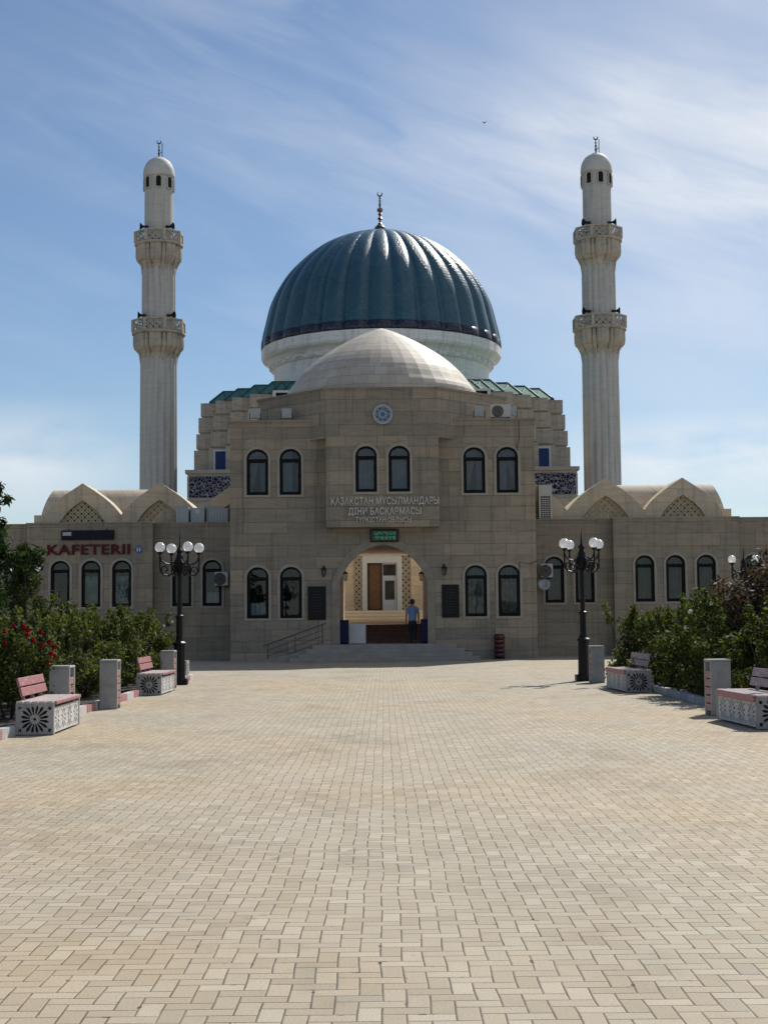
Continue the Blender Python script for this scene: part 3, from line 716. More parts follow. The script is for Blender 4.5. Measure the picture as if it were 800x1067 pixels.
# ramp rail
rl = thing('ramp_handrail', 'thin grey metal handrail sloping up to the left side of the steps', 'railing', (-3.8, YF - 1.0, 0))
yr = YF - 0.8
xa, za = W(278, 672, yr); xb, zb = W(337, 650.5, yr)
m = MB(); m.tube([(xa - .15, yr, za - .05), (xb, yr, zb), (xb + .12, yr, zb + .05)], .026, 8); m.build('handrail', RAILM, rl)
m = MB()
for k in (1, 2, 3):
    d = k * .22; m.tube([(xa, yr, za - d), (xb, yr, zb - d)], .014, 6)
m.build('lower_rail', RAILM, rl)
for t in (0.02, .5, .98):
    x = xa + (xb - xa) * t; z = za + (zb - za) * t; MB().tube([(x, yr, max(0.02, z - .92)), (x, yr, z)], .022, 8).build('post', RAILM, rl)
rmp = MB(); rmp.add([(xa - .3, yr - .12, 0.003), (xb + .2, yr - .12, .003), (xb + .2, YF - .01, .003), (xa - .3, YF - .01, .003), (xa - .3, yr - .12, 0.02), (xb + .2, yr - .12, zl - .01), (xb + .2, YF - .01, zl - .01), (xa - .3, YF - .01, .02)],
                    [(0, 3, 2, 1), (4, 5, 6, 7), (0, 1, 5, 4), (1, 2, 6, 5), (2, 3, 7, 6), (3, 0, 4, 7)])
tag(rmp.build('access_ramp', STEP, base=(-3.5, YF - .5, 0)), 'grey stone ramp under the sloping handrail', 'ramp')
# things in the archway
for (u0, u1, v0, v1, lab) in ((352.5, 363, 646, 671.5, 'tall navy blue box standing at the left jamb of the archway'), (438.5, 450, 645, 669.5, 'tall navy blue box at the right jamb beside the person')):
    x0, z0 = W(u0, v1, YF + .1); x1, z1 = W(u1, v0, YF + .1); z0 = zl - .002
    p = thing('blue_box', lab, 'box', ((x0 + x1) / 2, YF + .3, z0), 'navy boxes in the archway')
    m = MB(); m.bbox(x0, x1, YF + .06, YF + .46, z0 + .06, z1 - .03, .015); m.build('body', NAVY, p)
    MB().bbox(x0 - .015, x1 + .015, YF + .045, YF + .475, z1 - .03, z1, .01).build('lid', NAVY, p)
    MB().box(x0 + .03, x1 - .03, YF + .09, YF + .43, z0, z0 + .062).build('foot', BLACKF, p)
x0, _ = W(363.5, 671, YF + .6); x1, z1 = W(381, 650, YF + .6)
p = thing('white_board', 'plain white board leaning beside the left navy box in the archway', 'board', ((x0 + x1) / 2, YF + .6, zl))
MB().bbox(x0, x1, YF + .58, YF + .63, zl + .02, z1, .006).build('sheet', WHITEP, p)
m = MB()
for x in (x0 + .08, x1 - .08): m.box(x - .02, x + .02, YF + .5, YF + .75, zl - .002, zl + .022)
m.build('foot', GREY, p)
cs = thing('carpeted_stairs', 'dark brown carpeted stairs inside the passage behind the archway', 'steps', (0, 60, zl))
z14 = W(400, 650.5, 61.4)[1]; m = MB()
for k in range(5): m.bbox(-1.72, 1.72, 59.6 + k * .36, YB + .4, zl - .004 + (k - 0.02) * (z14 - zl) / 5, zl + (k + 1) * (z14 - zl) / 5, .015)
m.build('tread', CARPET, cs)
# courtyard
YC = 75.0
zfl = W(400, 637, YC)[1]
ct = thing('courtyard_steps', 'pale stone steps in the courtyard below the wooden door', 'steps', (0, 65.5, z14))
m = MB()
for k in range(4): m.bbox(-6, 6, YB + .42 + k * .35, YB + 2.2, 0.2, z14 + (k + 1) * (zfl - z14) / 4 - .01, .012)
m.build('tread', COURTF, ct)
MB().add([(-14, YB + 2.1, zfl), (14, YB + 2.1, zfl), (14, YC + 1, zfl), (-14, YC + 1, zfl)], [(0, 1, 2, 3)]).build('courtyard_floor', COURTF)['kind'] = 'structure'
por = thing('courtyard_portal', 'bright cream portal wall with carved wooden door seen through the archway', 'building', (0, YC, zfl))
def CX(u): return W(u, 600, YC)[0]
dz1 = W(400, 586.5, YC)[1]
lx0, lx1 = CX(368.5), CX(378); rx0, rx1 = CX(418), CX(428)
dx0, dx1 = CX(382.5), CX(413.5)
ztop = 5.6
lh = [[(a, zfl + .05), (b_, zfl + .05), (b_, ztop - .7), (a, ztop - .7)] for a, b_ in ((lx0, lx1), (rx0, rx1))]
dh = [(dx0, zfl + .03), (dx1, zfl + .03), (dx1, dz1), (dx0, dz1)]
m = MB(); m.panel([(-8, zfl), (8, zfl), (8, ztop), (-8, ztop)], lh + [dh], YC, YC + .3); m.build('wall', COURT, por)
for a, b_ in ((lx0, lx1), (rx0, rx1)):
    MB().box(a, b_, YC + .05, YC + .1, zfl + .05, ztop - .7).build('pierced_screen', LAT3, por)
MB().panel([(dx0 - .26, zfl), (dx1 + .26, zfl), (dx1 + .26, dz1 + .35), (dx0 - .26, dz1 + .35)], [dh], YC - .06, YC + .25).build('door_surround', m_plain('white_surround', (0.74, 0.69, 0.6), 0.6, var=0.04), por)
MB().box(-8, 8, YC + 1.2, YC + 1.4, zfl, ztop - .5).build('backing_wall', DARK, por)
xm = CX(398)
d1 = MB().bbox(dx0 + .01, xm, YC + .05, YC + .12, zfl + .03, dz1 - .01, .01).build('door', WOODD, por); d1['label'] = 'carved brown wooden door leaf'
MB().panel([(dx0 + .01, zfl + .03), (xm, zfl + .03), (xm, dz1 - .01), (dx0 + .01, dz1 - .01)], [[(dx0 + .12, zfl + .13), (xm - .1, zfl + .13), (xm - .1, dz1 - .12), (dx0 + .12, dz1 - .12)]], YC + .02, YC + .048).build('door_frame', m_plain('dark_wood', (0.05, 0.022, 0.01), 0.5), d1)
x1_ = dx1 - .01; zt = W(400, 601, YC)[1]
lower = [(xm + .14, W(400, 625, YC)[1]), (x1_ - .12, W(400, 625, YC)[1]), (x1_ - .12, zt - .2), (xm + .14, zt - .2)]
upper = [(xm + .05, zt + .06), (x1_ - .05, zt + .06), (x1_ - .05, dz1 - .08), (xm + .05, dz1 - .08)]
d2 = MB().panel([(xm + .01, zfl + .03), (x1_, zfl + .03), (x1_, dz1 - .01), (xm + .01, dz1 - .01)], [lower, upper], YC + .05, YC + .12).build('door', WHITEP, por); d2['label'] = 'white glazed door leaf with grey pane'
MB().box(xm + .03, x1_ - .03, YC + .08, YC + .086, zfl + .2, dz1 - .03).build('pane', m_plain('dim_pane', (.05, .045, .035), .3, var=.5, scale=2, spec=.3), d2)
# person walking in
PX_, PZ_ = W(430, 669.5, YF + 0.5)
per = thing('person', 'person in pale blue short-sleeved shirt and navy trousers walking in through the archway', 'person', (PX_, YF + 0.5, zl))
def skin(name, verts, edges, radii, root, mat, parent, sub=2):
    me = bpy.data.meshes.new('sk'); me.from_pydata(verts, edges, []); o = bpy.data.objects.new('sk', me); COL.objects.link(o)
    md = o.modifiers.new('s', 'SKIN'); me.skin_vertices
    for i, r in enumerate(radii):
        sv = me.skin_vertices[0].data[i]; sv.radius = r if isinstance(r, tuple) else (r, r); sv.use_root = (i == root)
    md.use_smooth_shade = True
    s2 = o.modifiers.new('u', 'SUBSURF'); s2.levels = sub; s2.render_levels = sub
    dg = bpy.context.evaluated_depsgraph_get(); r = bpy.data.meshes.new_from_object(o.evaluated_get(dg)); bpy.data.objects.remove(o)
    r.materials.clear(); r.materials.append(mat); ob = bpy.data.objects.new(name, r); COL.objects.link(ob); ob.parent = parent
    r.polygons.foreach_set('use_smooth', [True] * len(r.polygons)); return ob
# x right, y away (he faces +y), z up; slight forward lean and step
J = {'pel': (0, 0, .93), 'wa': (0, .01, 1.06), 'ch': (0, .03, 1.28), 'ns': (0, .045, 1.43), 'nk': (0, .06, 1.5), 'hd': (0, .08, 1.57), 'ht': (-.01, .085, 1.68),
     'ls': (-.17, .03, 1.4), 'le': (-.24, .0, 1.14), 'lw': (-.25, .1, .9), 'lh': (-.25, .13, .82), 'rs': (.17, .03, 1.4), 're': (.235, -.02, 1.14), 'rw': (.235, .1, .92), 'rh': (.235, .13, .85),
     'll': (-.09, 0, .88), 'lk': (-.08, .1, .5), 'la': (-.075, .03, .09), 'lt': (-.08, .16, .035), 'rl': (.09, 0, .88), 'rk': (.085, .02, .48), 'ra': (.075, -.12, .1), 'rt': (.08, .0, .035)}
nm = list(J); ix = {k: i for i, k in enumerate(nm)}
E = [('pel', 'wa'), ('wa', 'ch'), ('ch', 'ns'), ('ns', 'nk'), ('nk', 'hd'), ('hd', 'ht'), ('ns', 'ls'), ('ls', 'le'), ('le', 'lw'), ('lw', 'lh'), ('ns', 'rs'), ('rs', 're'), ('re', 'rw'), ('rw', 'rh'),
     ('pel', 'll'), ('ll', 'lk'), ('lk', 'la'), ('la', 'lt'), ('pel', 'rl'), ('rl', 'rk'), ('rk', 'ra'), ('ra', 'rt')]
RD = {'pel': (.15, .11), 'wa': (.135, .1), 'ch': (.15, .105), 'ns': .075, 'nk': .055, 'hd': (.085, .1), 'ht': (.08, .095), 'ls': .055, 'le': .042, 'lw': .03, 'lh': .032, 'rs': .055, 're': .042, 'rw': .03, 'rh': .032,
      'll': .085, 'lk': .058, 'la': .038, 'lt': .035, 'rl': .085, 'rk': .058, 'ra': .038, 'rt': .035}
for sd_, sg_ in (('l', -1), ('r', 1)):
    hx, hy, hz_ = J[sd_ + 'h']; wx_, wy_, wz_ = J[sd_ + 'w']
    for q, (dy, ln) in enumerate(((-.028, .072), (-.009, .082), (.01, .076), (.028, .06))):
        a_, b__ = '%sf%d' % (sd_, q), '%sg%d' % (sd_, q); J[a_] = (hx, hy + dy + .012, hz_ - ln * .55); J[b__] = (hx - sg_ * .015, hy + dy + .02, hz_ - ln)
        E += [(sd_ + 'h', a_), (a_, b__)]; RD[a_] = .0095; RD[b__] = .0075
    a_, b__ = sd_ + 'th', sd_ + 'ti'; J[a_] = (hx - sg_ * .02, hy + .045, hz_ + .01); J[b__] = (hx - sg_ * .028, hy + .062, hz_ - .025); E += [(sd_ + 'h', a_), (a_, b__)]; RD[a_] = .012; RD[b__] = .009
nm = list(J); ix = {k: i for i, k in enumerate(nm)}
bodyo = skin('body', [J[k] for k in nm], [(ix[a], ix[b_]) for a, b_ in E], [RD[k] for k in nm], ix['pel'], SKIN, per)
def sub_skin(name, keys, edges, scale, mat, root, extra=None):
    kk = list(keys); ii = {k: i for i, k in enumerate(kk)}; JJ = dict(J); JJ.update(extra or {})
    rad = []
    for k in kk:
        r = RD.get(k, RD.get(k[:2], .06)); r = r if isinstance(r, tuple) else (r, r); rad.append((r[0] * scale, r[1] * scale))
    return skin(name, [JJ[k] for k in kk], [(ii[a], ii[b_]) for a, b_ in edges], rad, ii[root], mat, per)
ex2 = {'le2': (-.225, .01, 1.2), 're2': (.222, -.01, 1.2), 'pe2': (0, .0, .79)}
RD['le2'] = .058; RD['re2'] = .058; RD['pe2'] = (.152, .115)
sub_skin('shirt', ['pe2', 'wa', 'ch', 'ns', 'ls', 'le2', 'rs', 're2'], [('pe2', 'wa'), ('wa', 'ch'), ('ch', 'ns'), ('ns', 'ls'), ('ls', 'le2'), ('ns', 'rs'), ('rs', 're2')], 1.2, SHIRT, 'ch', ex2)
RD['pew'] = (.112, .088); RD['pex'] = (.115, .09)
sub_skin('trousers', ['pew', 'pex', 'll', 'lk', 'la', 'rl', 'rk', 'ra'], [('pew', 'pex'), ('pex', 'll'), ('ll', 'lk'), ('lk', 'la'), ('pex', 'rl'), ('rl', 'rk'), ('rk', 'ra')], 1.28, TROUS, 'pex', {'pew': (0, 0, .97), 'pex': (0, 0, .9), 'll': (-.085, .005, .76), 'rl': (.085, .0, .76)})
for s_ in ('l', 'r'):
    a, t = Vector(J[s_ + 'a']), Vector(J[s_ + 't']); m = MB(); m.sphere(((a.x + t.x) / 2, (a.y + t.y) / 2 - .0, .045), 1, 12, 8, (.048, .145, .048)); m.build('shoe', SHOE, None, True).parent = per
m = MB(); m.sphere((-.004, .066, 1.645), 1, 16, 10, (.1, .108, .115)); h_ = m.build('hair', HAIR, None, True); h_.parent = per
# slatted litter bin by the wall
bx, bz = W(520.5, 686, YF - .45)
lb = thing('slatted_litter_bin', 'round dark red slatted litter bin against the wall right of the steps', 'bin', (bx, YF - .35, 0))
m = MB(); m.lathe([(.17, .03), (.19, .92), (.17, .97)], 24, (bx, YF - .35)); m.build('liner', BLACKF, lb)
for k in range(5):
    z = .1 + k * .175; MB().lathe([(.2, z), (.212, z + .01), (.215, z + .125), (.2, z + .135)], 24, (bx, YF - .35)).build('slat', DKRED, lb, True)
m = MB(); m.box(bx - .2, bx - .15, YF - .42, YF - .28, 0.001, .06); m.box(bx + .15, bx + .2, YF - .42, YF - .28, .001, .06); m.build('foot', BLACKF, lb)
# roof fittings
def floodlight():
    t = thing('roof_floodlight', '', 'floodlight', (0, 0, 0), 'floodlights on the parapet')
    m = MB(); m.bbox(-.2, .2, -.06, .06, .1, .5, .015); m.build('housing', GREY, t); MB().box(-.17, .17, -.066, -.061, .13, .47).build('lens', m_plain('lamp_lens', (0.33, 0.34, 0.34), 0.4, var=.1), t)
    m = MB(); m.box(-.23, -.205, -.02, .02, 0, .32); m.box(.205, .23, -.02, .02, 0, .32); m.box(-.23, .23, -.05, .05, -.0, .02); m.build('bracket', IRON, t); return t
fl = floodlight()
for i, (u, l) in enumerate(((266, 'white square floodlight nearest the left end of the entrance parapet'), (299, 'white square floodlight at the foot of the tower left of the dome'), (499, 'white square floodlight on the parapet left of the air conditioner'), (532.5, 'white square floodlight on the parapet right of the air conditioner'))):
    place(fl, i == 0, (W(u, 437, YF + .2)[0], YF + .2, ZT + .07), 0, l)
def ac_unit(name, label, x, y, z, w=.82, h=.56, d=.3, group=None):
    t = thing(name, label, 'air conditioner', (x, y, z), group)
    MB().bbox(x - w / 2, x + w / 2, y, y + d, z + .05, z + h, .02).build('casing', WHITEM, t)
    fx = x - w * .12; m = MB()
    for k in range(5): 
        r = h * .42 * (k + 1) / 5; m.tube([(fx + r * math.cos(2 * PI * q / 24), y - .012, z + h * .52 + r * math.sin(2 * PI * q / 24)) for q in range(25)], .006, 4, False)
    m.build('fan_grille', WHITEM, t)
    MB().panel([(h * .41 * math.cos(2 * PI * q / 24), h * .41 * math.sin(2 * PI * q / 24)) for q in range(24)], [], y - .006, y - .002, fx, z + h * .52).build('fan', DARK, t)
    m = MB(); m.box(x - w / 2 + .05, x - w / 2 + .12, y, y + d, z, z + .052); m.box(x + w / 2 - .12, x + w / 2 - .05, y, y + d, z, z + .052); m.build('foot', IRON, t); return t
ac_unit('air_conditioner', 'white air conditioner with round fan on the parapet right of the dome', W(521, 437, YF + .1)[0], YF + .1, ZT + .07)

# ------------------------------------------------------------------ wings
YR = 60.0; YP = 59.5
ZW = W(300 + 400, 540, YP)[1]
def wing(sg, label):
    side = 'left' if sg < 0 else 'right'
    t = thing('side_wing', label, 'building', (sg * 12, YP, 0), 'low wings beside the entrance')
    xi, xa, xb_, xo = 6.0, 9.52, 14.72, 26.0
    wz0, wz1 = W(400 + 272, 627, YP)[1], W(400 + 272, 578.5, YP)[1]
    w_ = .8
    def mx(lst): return [(sg * x, z) for x, z in lst]
    def seg(x0, x1, y, xs, name='wall', th=.3):
        hs = [[(sg * x + p[0], wz0 + p[1]) for p in arch_pts(w_, wz1 - wz0, grow=.03, drop=.03)] for x in xs]
        a, b_ = sorted((sg * x0, sg * x1)); m = MB(); m.panel([(a, 0), (b_, 0), (b_, ZW), (a, ZW)], hs, y, y + th); return m
    m = seg(xi, xa, YR, (7.12, 8.38)); m2 = seg(xa, xb_, YP, (10.79, 12.06, 13.33)); m3 = seg(xb_, xo, YR, (15.4, 16.65, 17.9, 20.4, 21.6, 22.8))
    big = MB()
    for q in (m, m2, m3): big.add(q.v, q.f)
    for x in (xa, xb_ - .3): a, b_ = sorted((sg * x, sg * (x + .3))); big.box(a, b_, YP + .3, YR + .32, 0, ZW)
    a, b_ = sorted((sg * (xo - .3), sg * xo)); big.box(a, b_, YR + .3, 68, 0, ZW)
    a, b_ = sorted((sg * xi, sg * xo)); big.box(a, b_, 68, 68.3, 0, ZW)
    big.build('wall', STONE_W, t)
    cp = MB()
    for x0, x1, y in ((xi, xa, YR), (xa - .04, xb_ + .04, YP), (xb_, xo, YR)):
        a, b_ = sorted((sg * x0, sg * x1)); cp.box(a, b_, y - .04, y + .36, ZW, ZW + (.06 if y == YP else .055))
    cp.build('parapet_coping', STONE_W, t)
    a, b_ = sorted((sg * xi, sg * (xo - .2))); MB().box(a, b_, YR + .3, 68, ZW - .3, ZW - .2).build('flat_roof', CREAM, t)
    MB().box(a, b_, YR + 1.3, 67.5, .1, ZW - .4).build('unlit_room_fill', DARK, t)  # near-black box standing in for the unlit rooms
    ks = {(-1, 7.12): ('low', WHITEP), (-1, 8.38): (None, None), (-1, 10.79): ('poster', POSTER), (-1, 12.06): ('poster', POSTER), (-1, 13.33): (None, None),
          (1, 7.12): ('sheer', BLIND), (1, 8.38): (None, None), (1, 10.79): ('sheer', BLIND), (1, 12.06): ('sheer', BLIND), (1, 13.33): ('sheer', BLIND), (1, 15.4): (None, None)}
    for x, y in ((7.12, YR), (8.38, YR), (10.79, YP), (12.06, YP), (13.33, YP), (15.4, YR), (16.65, YR), (17.9, YR), (20.4, YR), (21.6, YR), (22.8, YR)):
        k, mm = ks.get((sg, x), ('sheer', BLIND)); window(t, sg * x, y, wz0, w_, wz1 - wz0, k, mm)
    # cross-vaulted roof
    YG = 60.85; ZV = W(400, 534, YG)[1]; ZA = W(400, 500.5, YG)[1]; D = 3.5; hw = 1.64; YV = YG + 1.05; DV = 2.4
    gx = (6.17, 9.44, 12.71)
    va, vb = sorted((sg * 9.3, sg * 14.72))
    prof = gable_pts(DV, W(400, 507.5, YV + DV / 2)[1] - ZV, 14, .3, 2.2)
    vm = MB(); n = len(prof)
    H_ = ZA - ZV
    def xend(z): return 0.3 * (z / H_) ** 1.5
    def inside(x, z):                     # under one of the cross gables: cut away
        for g_ in gx:
            q = abs(x - g_) / hw
            if q < 1 and z < H_ * (1 - (.78 * q + .22 * q ** 4)) - .06: return True
        return False
    nxg = 110; L0, L1 = 9.3, 14.72; vs = []
    for i in range(nxg + 1):
        for p in prof: vs.append((sg * (L0 + (L1 - xend(p[1]) - L0) * i / nxg), YV + DV / 2 + p[0], ZV + p[1] - .015))
    fs = []
    for i in range(nxg):
        for j in range(n - 1):
            c_ = [vs[q] for q in (i * n + j, i * n + j + 1, (i + 1) * n + j + 1, (i + 1) * n + j)]
            if not inside(abs(sum(q[0] for q in c_) / 4), sum(q[2] for q in c_) / 4 - ZV): fs.append((i * n + j, i * n + j + 1, (i + 1) * n + j + 1, (i + 1) * n + j))
    used_ = sorted({q for f in fs for q in f}); rm_ = {q: k for k, q in enumerate(used_)}
    vm.add([vs[q] for q in used_], [[rm_[q] for q in f] for f in fs])
    vm.add(vs[-n:], [tuple(range(n))])
    a_, b_ = sorted((sg * 14.34, sg * 14.75)); vm.box(a_, b_, YG - .02, YG + D, ZW - .2, ZV + .02)
    vm.build('vault_roof', CREAM, t)
    for x in gx:
        X = sg * x; op_ = [(-hw, ZW - .25 - ZV), (hw, ZW - .25 - ZV)] + gable_pts(2 * hw, ZA - ZV)
        ih = W(400, 518.5, YG)[1] - ZV; iw = 2.3; b0 = ZW - .2 - ZV
        ip = [(p[0], p[1] + b0) for p in gable_pts(iw, ih - b0, 10, .55, 3.0)]
        gb = MB().panel(op_, [ip], YG, YG + .28, X, ZV).build('gable', CREAM, t)
        MB().panel(ip, [], YG + .14, YG + .2, X, ZV).build('pierced_screen', LAT1, gb)
        sol = gable_pts(2 * hw, ZA - ZV)
        k = len(sol); m = MB()
        vs = [(X + p[0], YG + .28, ZV + p[1]) for p in sol] + [(X + p[0], YG + D - .3, ZV + p[1]) for p in sol]
        m.add(vs, [(i, i + k, i + 1 + k, i + 1) for i in range(k - 1)])
        m.build('gable_vault', CREAM, gb)
        rp = [ip] if x < 12 else []
        MB().panel(op_, rp, YG + D - .3, YG + D, X, ZV).build('rear_gable', CREAM, gb)
    return t
wl_ = wing(-1, 'low stone wing left of the entrance with red lettering and pointed gables')
wr_ = wing(1, 'low stone wing right of the entrance with pointed gables and no lettering')
# cafe sign, dark box, toilet sign
lettering('wall_lettering', 'KAFETERII', 50, 136, 567.2, 577.6, YP, [REDL, REDL], 'dark red raised capitals above the three left wing windows', .09, .022)
x0, z0 = W(65, 563, YP); x1, z1 = W(119.5, 552.5, YP)
p = thing('sign_box', 'long dark navy sign box above the red lettering', 'sign', ((x0 + x1) / 2, YP, z0))
MB().bbox(x0, x1, YP - .16, YP - .005, z0, z1, .012).build('case', NAVYS, p); MB().box(x0 + .06, x0 + .42, YP - .166, YP - .161, z1 - .22, z1 - .07).build('pale_patch', GREY, p)
m = MB()
for x in (x0 + .3, x1 - .3): m.box(x - .015, x + .015, YP - .1, YP - .06, z1, z1 + .07)
m.build('hanger', IRON, p)
cx_, cz_ = W(144.8, 572.5, YP)
p = thing('round_sign', 'small round blue sign with two white figures right of the red lettering', 'sign', (cx_, YP, cz_))
MB().panel([(.15 * math.cos(2 * PI * q / 24), .15 * math.sin(2 * PI * q / 24)) for q in range(24)], [], YP - .03, YP - .004, cx_, cz_).build('disc', BLUES, p)
m = MB()
for s_ in (-1, 1):
    m.panel([(.022 * math.cos(2 * PI * q / 10), .022 * math.sin(2 * PI * q / 10)) for q in range(10)], [], YP - .036, YP - .031, cx_ + s_ * .05, cz_ + .075); m.box(cx_ + s_ * .05 - .028, cx_ + s_ * .05 + .028, YP - .036, YP - .031, cz_ - .08, cz_ + .045)
m.build('figures', WHITEP, p)
# rooftop cooling units, louvre, wall air conditioners
for (u0, u1, v0, v1, y, lab, rb) in ((183.5, 197, 528.5, 544.5, 60.4, 'plain bluish grey rooftop duct box above the left wing', 0), (198.5, 213.5, 529, 544.5, 60.5, 'grey rooftop cooling unit with pale label, middle of three above the left wing', 1), (215, 238, 529.5, 545, 60.7, 'ribbed grey rooftop cooling unit beside the entrance building', 2)):
    x0, z0 = W(u0, v1, y); x1, z1 = W(u1, v0, y); z0 = ZW - .2
    p = thing('rooftop_unit', lab, 'cooling unit', ((x0 + x1) / 2, y, z0), 'cooling units on the left wing roof')
    MB().bbox(x0, x1, y, y + .9, z0 + .06, z1, .02).build('casing', GREY, p); m = MB()
    m.box(x0 + .02, x0 + .06, y - .02, y - .002, z0 + .08, z1 - .03); m.box(x1 - .06, x1 - .02, y - .02, y - .002, z0 + .08, z1 - .03)
    if rb == 2:
        k = x0 + .15
        while k < x1 - .1: m.box(k, k + .05, y - .02, y - .002, z0 + .08, z1 - .03); k += .12
    m.build('rib', WHITEM, p)
    if rb == 1: MB().box((x0 + x1) / 2 - .08, (x0 + x1) / 2 + .1, y - .008, y - .003, z1 - .25, z1 - .06).build('nameplate', WHITEP, p)
    m = MB(); m.box(x0 + .05, x0 + .15, y + .1, y + .8, z0, z0 + .062); m.box(x1 - .15, x1 - .05, y + .1, y + .8, z0, z0 + .062); m.build('foot', IRON, p)
y = 60.2; x0, z0 = W(561.5, 541, y); x1, z1 = W(574.5, 505, y)
p = thing('louvre_cabinet', 'tall white cabinet with open grille beside the right side of the entrance', 'vent', ((x0 + x1) / 2, y, ZW - .2))
MB().panel([(x0, ZW - .2), (x1, ZW - .2), (x1, z1), (x0, z1)], [[(x0 + .07, ZW + .02), (x1 - .07, ZW + .02), (x1 - .07, z1 - .48), (x0 + .07, z1 - .48)]], y, y + .06).build('front_frame', WHITEM, p)
m = MB(); m.box(x0 + .003, x1 - .003, y + .12, y + .55, ZW - .2, z1 - .004); m.build('casing', m_plain('cabinet_inner', (.12, .11, .1), .8), p)
m = MB(); hh = (z1 - .48 - ZW - .02)
for k in range(1, 11): m.box(x0 + .07, x1 - .07, y + .015, y + .04, ZW + .02 + hh * k / 11 - .014, ZW + .02 + hh * k / 11 + .014)
for k in (1, 2, 3): m.box(x0 + .07 + (x1 - x0 - .14) * k / 4 - .012, x0 + .07 + (x1 - x0 - .14) * k / 4 + .012, y + .041, y + .06, ZW + .02, z1 - .48)
m.build('grille', WHITEM, p)
ac_unit('air_conditioner', 'white air conditioner on the right wing wall close to the entrance corner', W(569.5, 603, YR - .35)[0], YR - .4, W(568, 603, YR - .35)[1], .5, .62, .3, 'air conditioners')
ac_unit('air_conditioner', 'white air conditioner on the left wing wall close to the entrance corner', W(231, 611, YR - .35)[0], YR - .4, W(231, 611.5, YR - .35)[1], .55, .62, .3, 'air conditioners')
dx_, dz_ = W(566, 609, YR - .2)
p = thing('satellite_dish', 'small dish on the right wing wall below the air conditioner', 'dish', (dx_, YR - .1, dz_)); m = MB(); m.lathe([(.02, 0), (.16, .03), (.27, .09), (.272, .1), (.15, .045), (.01, .012)], 20)
m.xform(Matrix.Translation((dx_, YR - .2, dz_)) @ Matrix.Rotation(R(80), 4, 'X')); m.build('reflector', GREY, p, True); MB().tube([(dx_, YR - .2, dz_), (dx_, YR - .003, dz_)], .02, 6).build('bracket', IRON, p)

# ------------------------------------------------------------------ mosque hall
hall = thing('mosque_hall', 'large stepped stone prayer hall under a ribbed blue dome', 'building', (0, 104.5, 0))
YH = [94.8, 93.7, 92.3, 91.0]; XH = [12.0, 10.9, 9.65, 8.38]
tops = [16.0, 15.0, 13.9, 12.8, 11.0]
for k in range(4):
    m = MB(); gr = .13 * k
    for sg in (-1, 1):
        for b_ in range(4):
            xo = XH[b_] + gr; xi = (XH[b_ + 1] + gr - .25) if b_ < 3 else 6.9
            a, c = sorted((sg * xo, sg * xi)); z1 = tops[k] - .003 * b_; zb = tops[k + 1] + .13
            m.box(a, c, YH[b_] - gr, 118 + gr + (1 - b_ * .3), zb + .003 * b_, z1)
            a, c = sorted((sg * (xo - .1), sg * xi)); m.box(a, c, YH[b_] - gr + .1, 118, tops[k + 1] - .05 + .003 * b_, zb + .002)
    m.box(-6.88, 6.88, 90.7 - gr, 117, tops[k + 1] - .05, tops[k] - .02)
    m.build('stepped_tier', HALLST, hall)
m = MB(); m.box(-12.25, 12.25, 90.3, 118.6, 0, 10.85); m.build('wall', HALLST, hall)
m = MB(); m.box(-12.4, 12.4, 90.15, 118.7, 10.85, 11.08); m.box(-12.32, 12.32, 90.24, 118.68, 9.1, 9.25); m.build('ledge', TRIM, hall)
zf0, zf1 = 9.33, 10.68
for sg in (-1, 1):
    a, c = sorted((sg * 12.15, sg * 8.0)); MB().box(a, c, 90.255, 90.297, zf0, zf1).build('mosaic_frieze', MOSAIC, hall)
    a, c = sorted((sg * 12.253, sg * 12.29)); MB().box(a, c, 90.35, 100, zf0, zf1).build('mosaic_frieze', MOSAIC, hall)
for sg in (-1, 1):
    x0, z0 = W(400 - 1.3 + sg * 174.5, 489.5, 93.2)[0], 11.12; y = 93.7 - .39 - .03
    xa_, xb_ = sorted((sg * 10.98, sg * 9.9)); zz1 = 12.72
    wn = MB().panel([(xa_, 11.1), (xb_, 11.1), (xb_, zz1), (xa_, zz1)], [[(xa_ + .13, 11.25), (xb_ - .13, 11.25), (xb_ - .13, zz1 - .13), (xa_ + .13, zz1 - .13)]], y - .1, y).build('window', WHITEP, hall)
    MB().box(xa_ + .12, xb_ - .12, y - .05, y - .04, 11.2, zz1 - .12).build('pane', m_plain('blue_pane', (.012, .04, .15), .4, spec=.2), wn)
    xa_, xb_ = sorted((sg * 6.9, sg * 4.9))
    wn = MB().panel([(xa_, 15.3), (xb_, 15.3), (xb_, 16.12), (xa_, 16.12)], [[(xa_ + .2, 15.45), (xb_ - .2, 15.45), (xb_ - .2, 15.98), (xa_ + .2, 15.98)]], 90.45, 90.65).build('window', WHITEP, hall)
    MB().box(xa_ + .1, xb_ - .1, 90.6, 90.63, 15.35, 16.05).build('pane', DARK, wn)
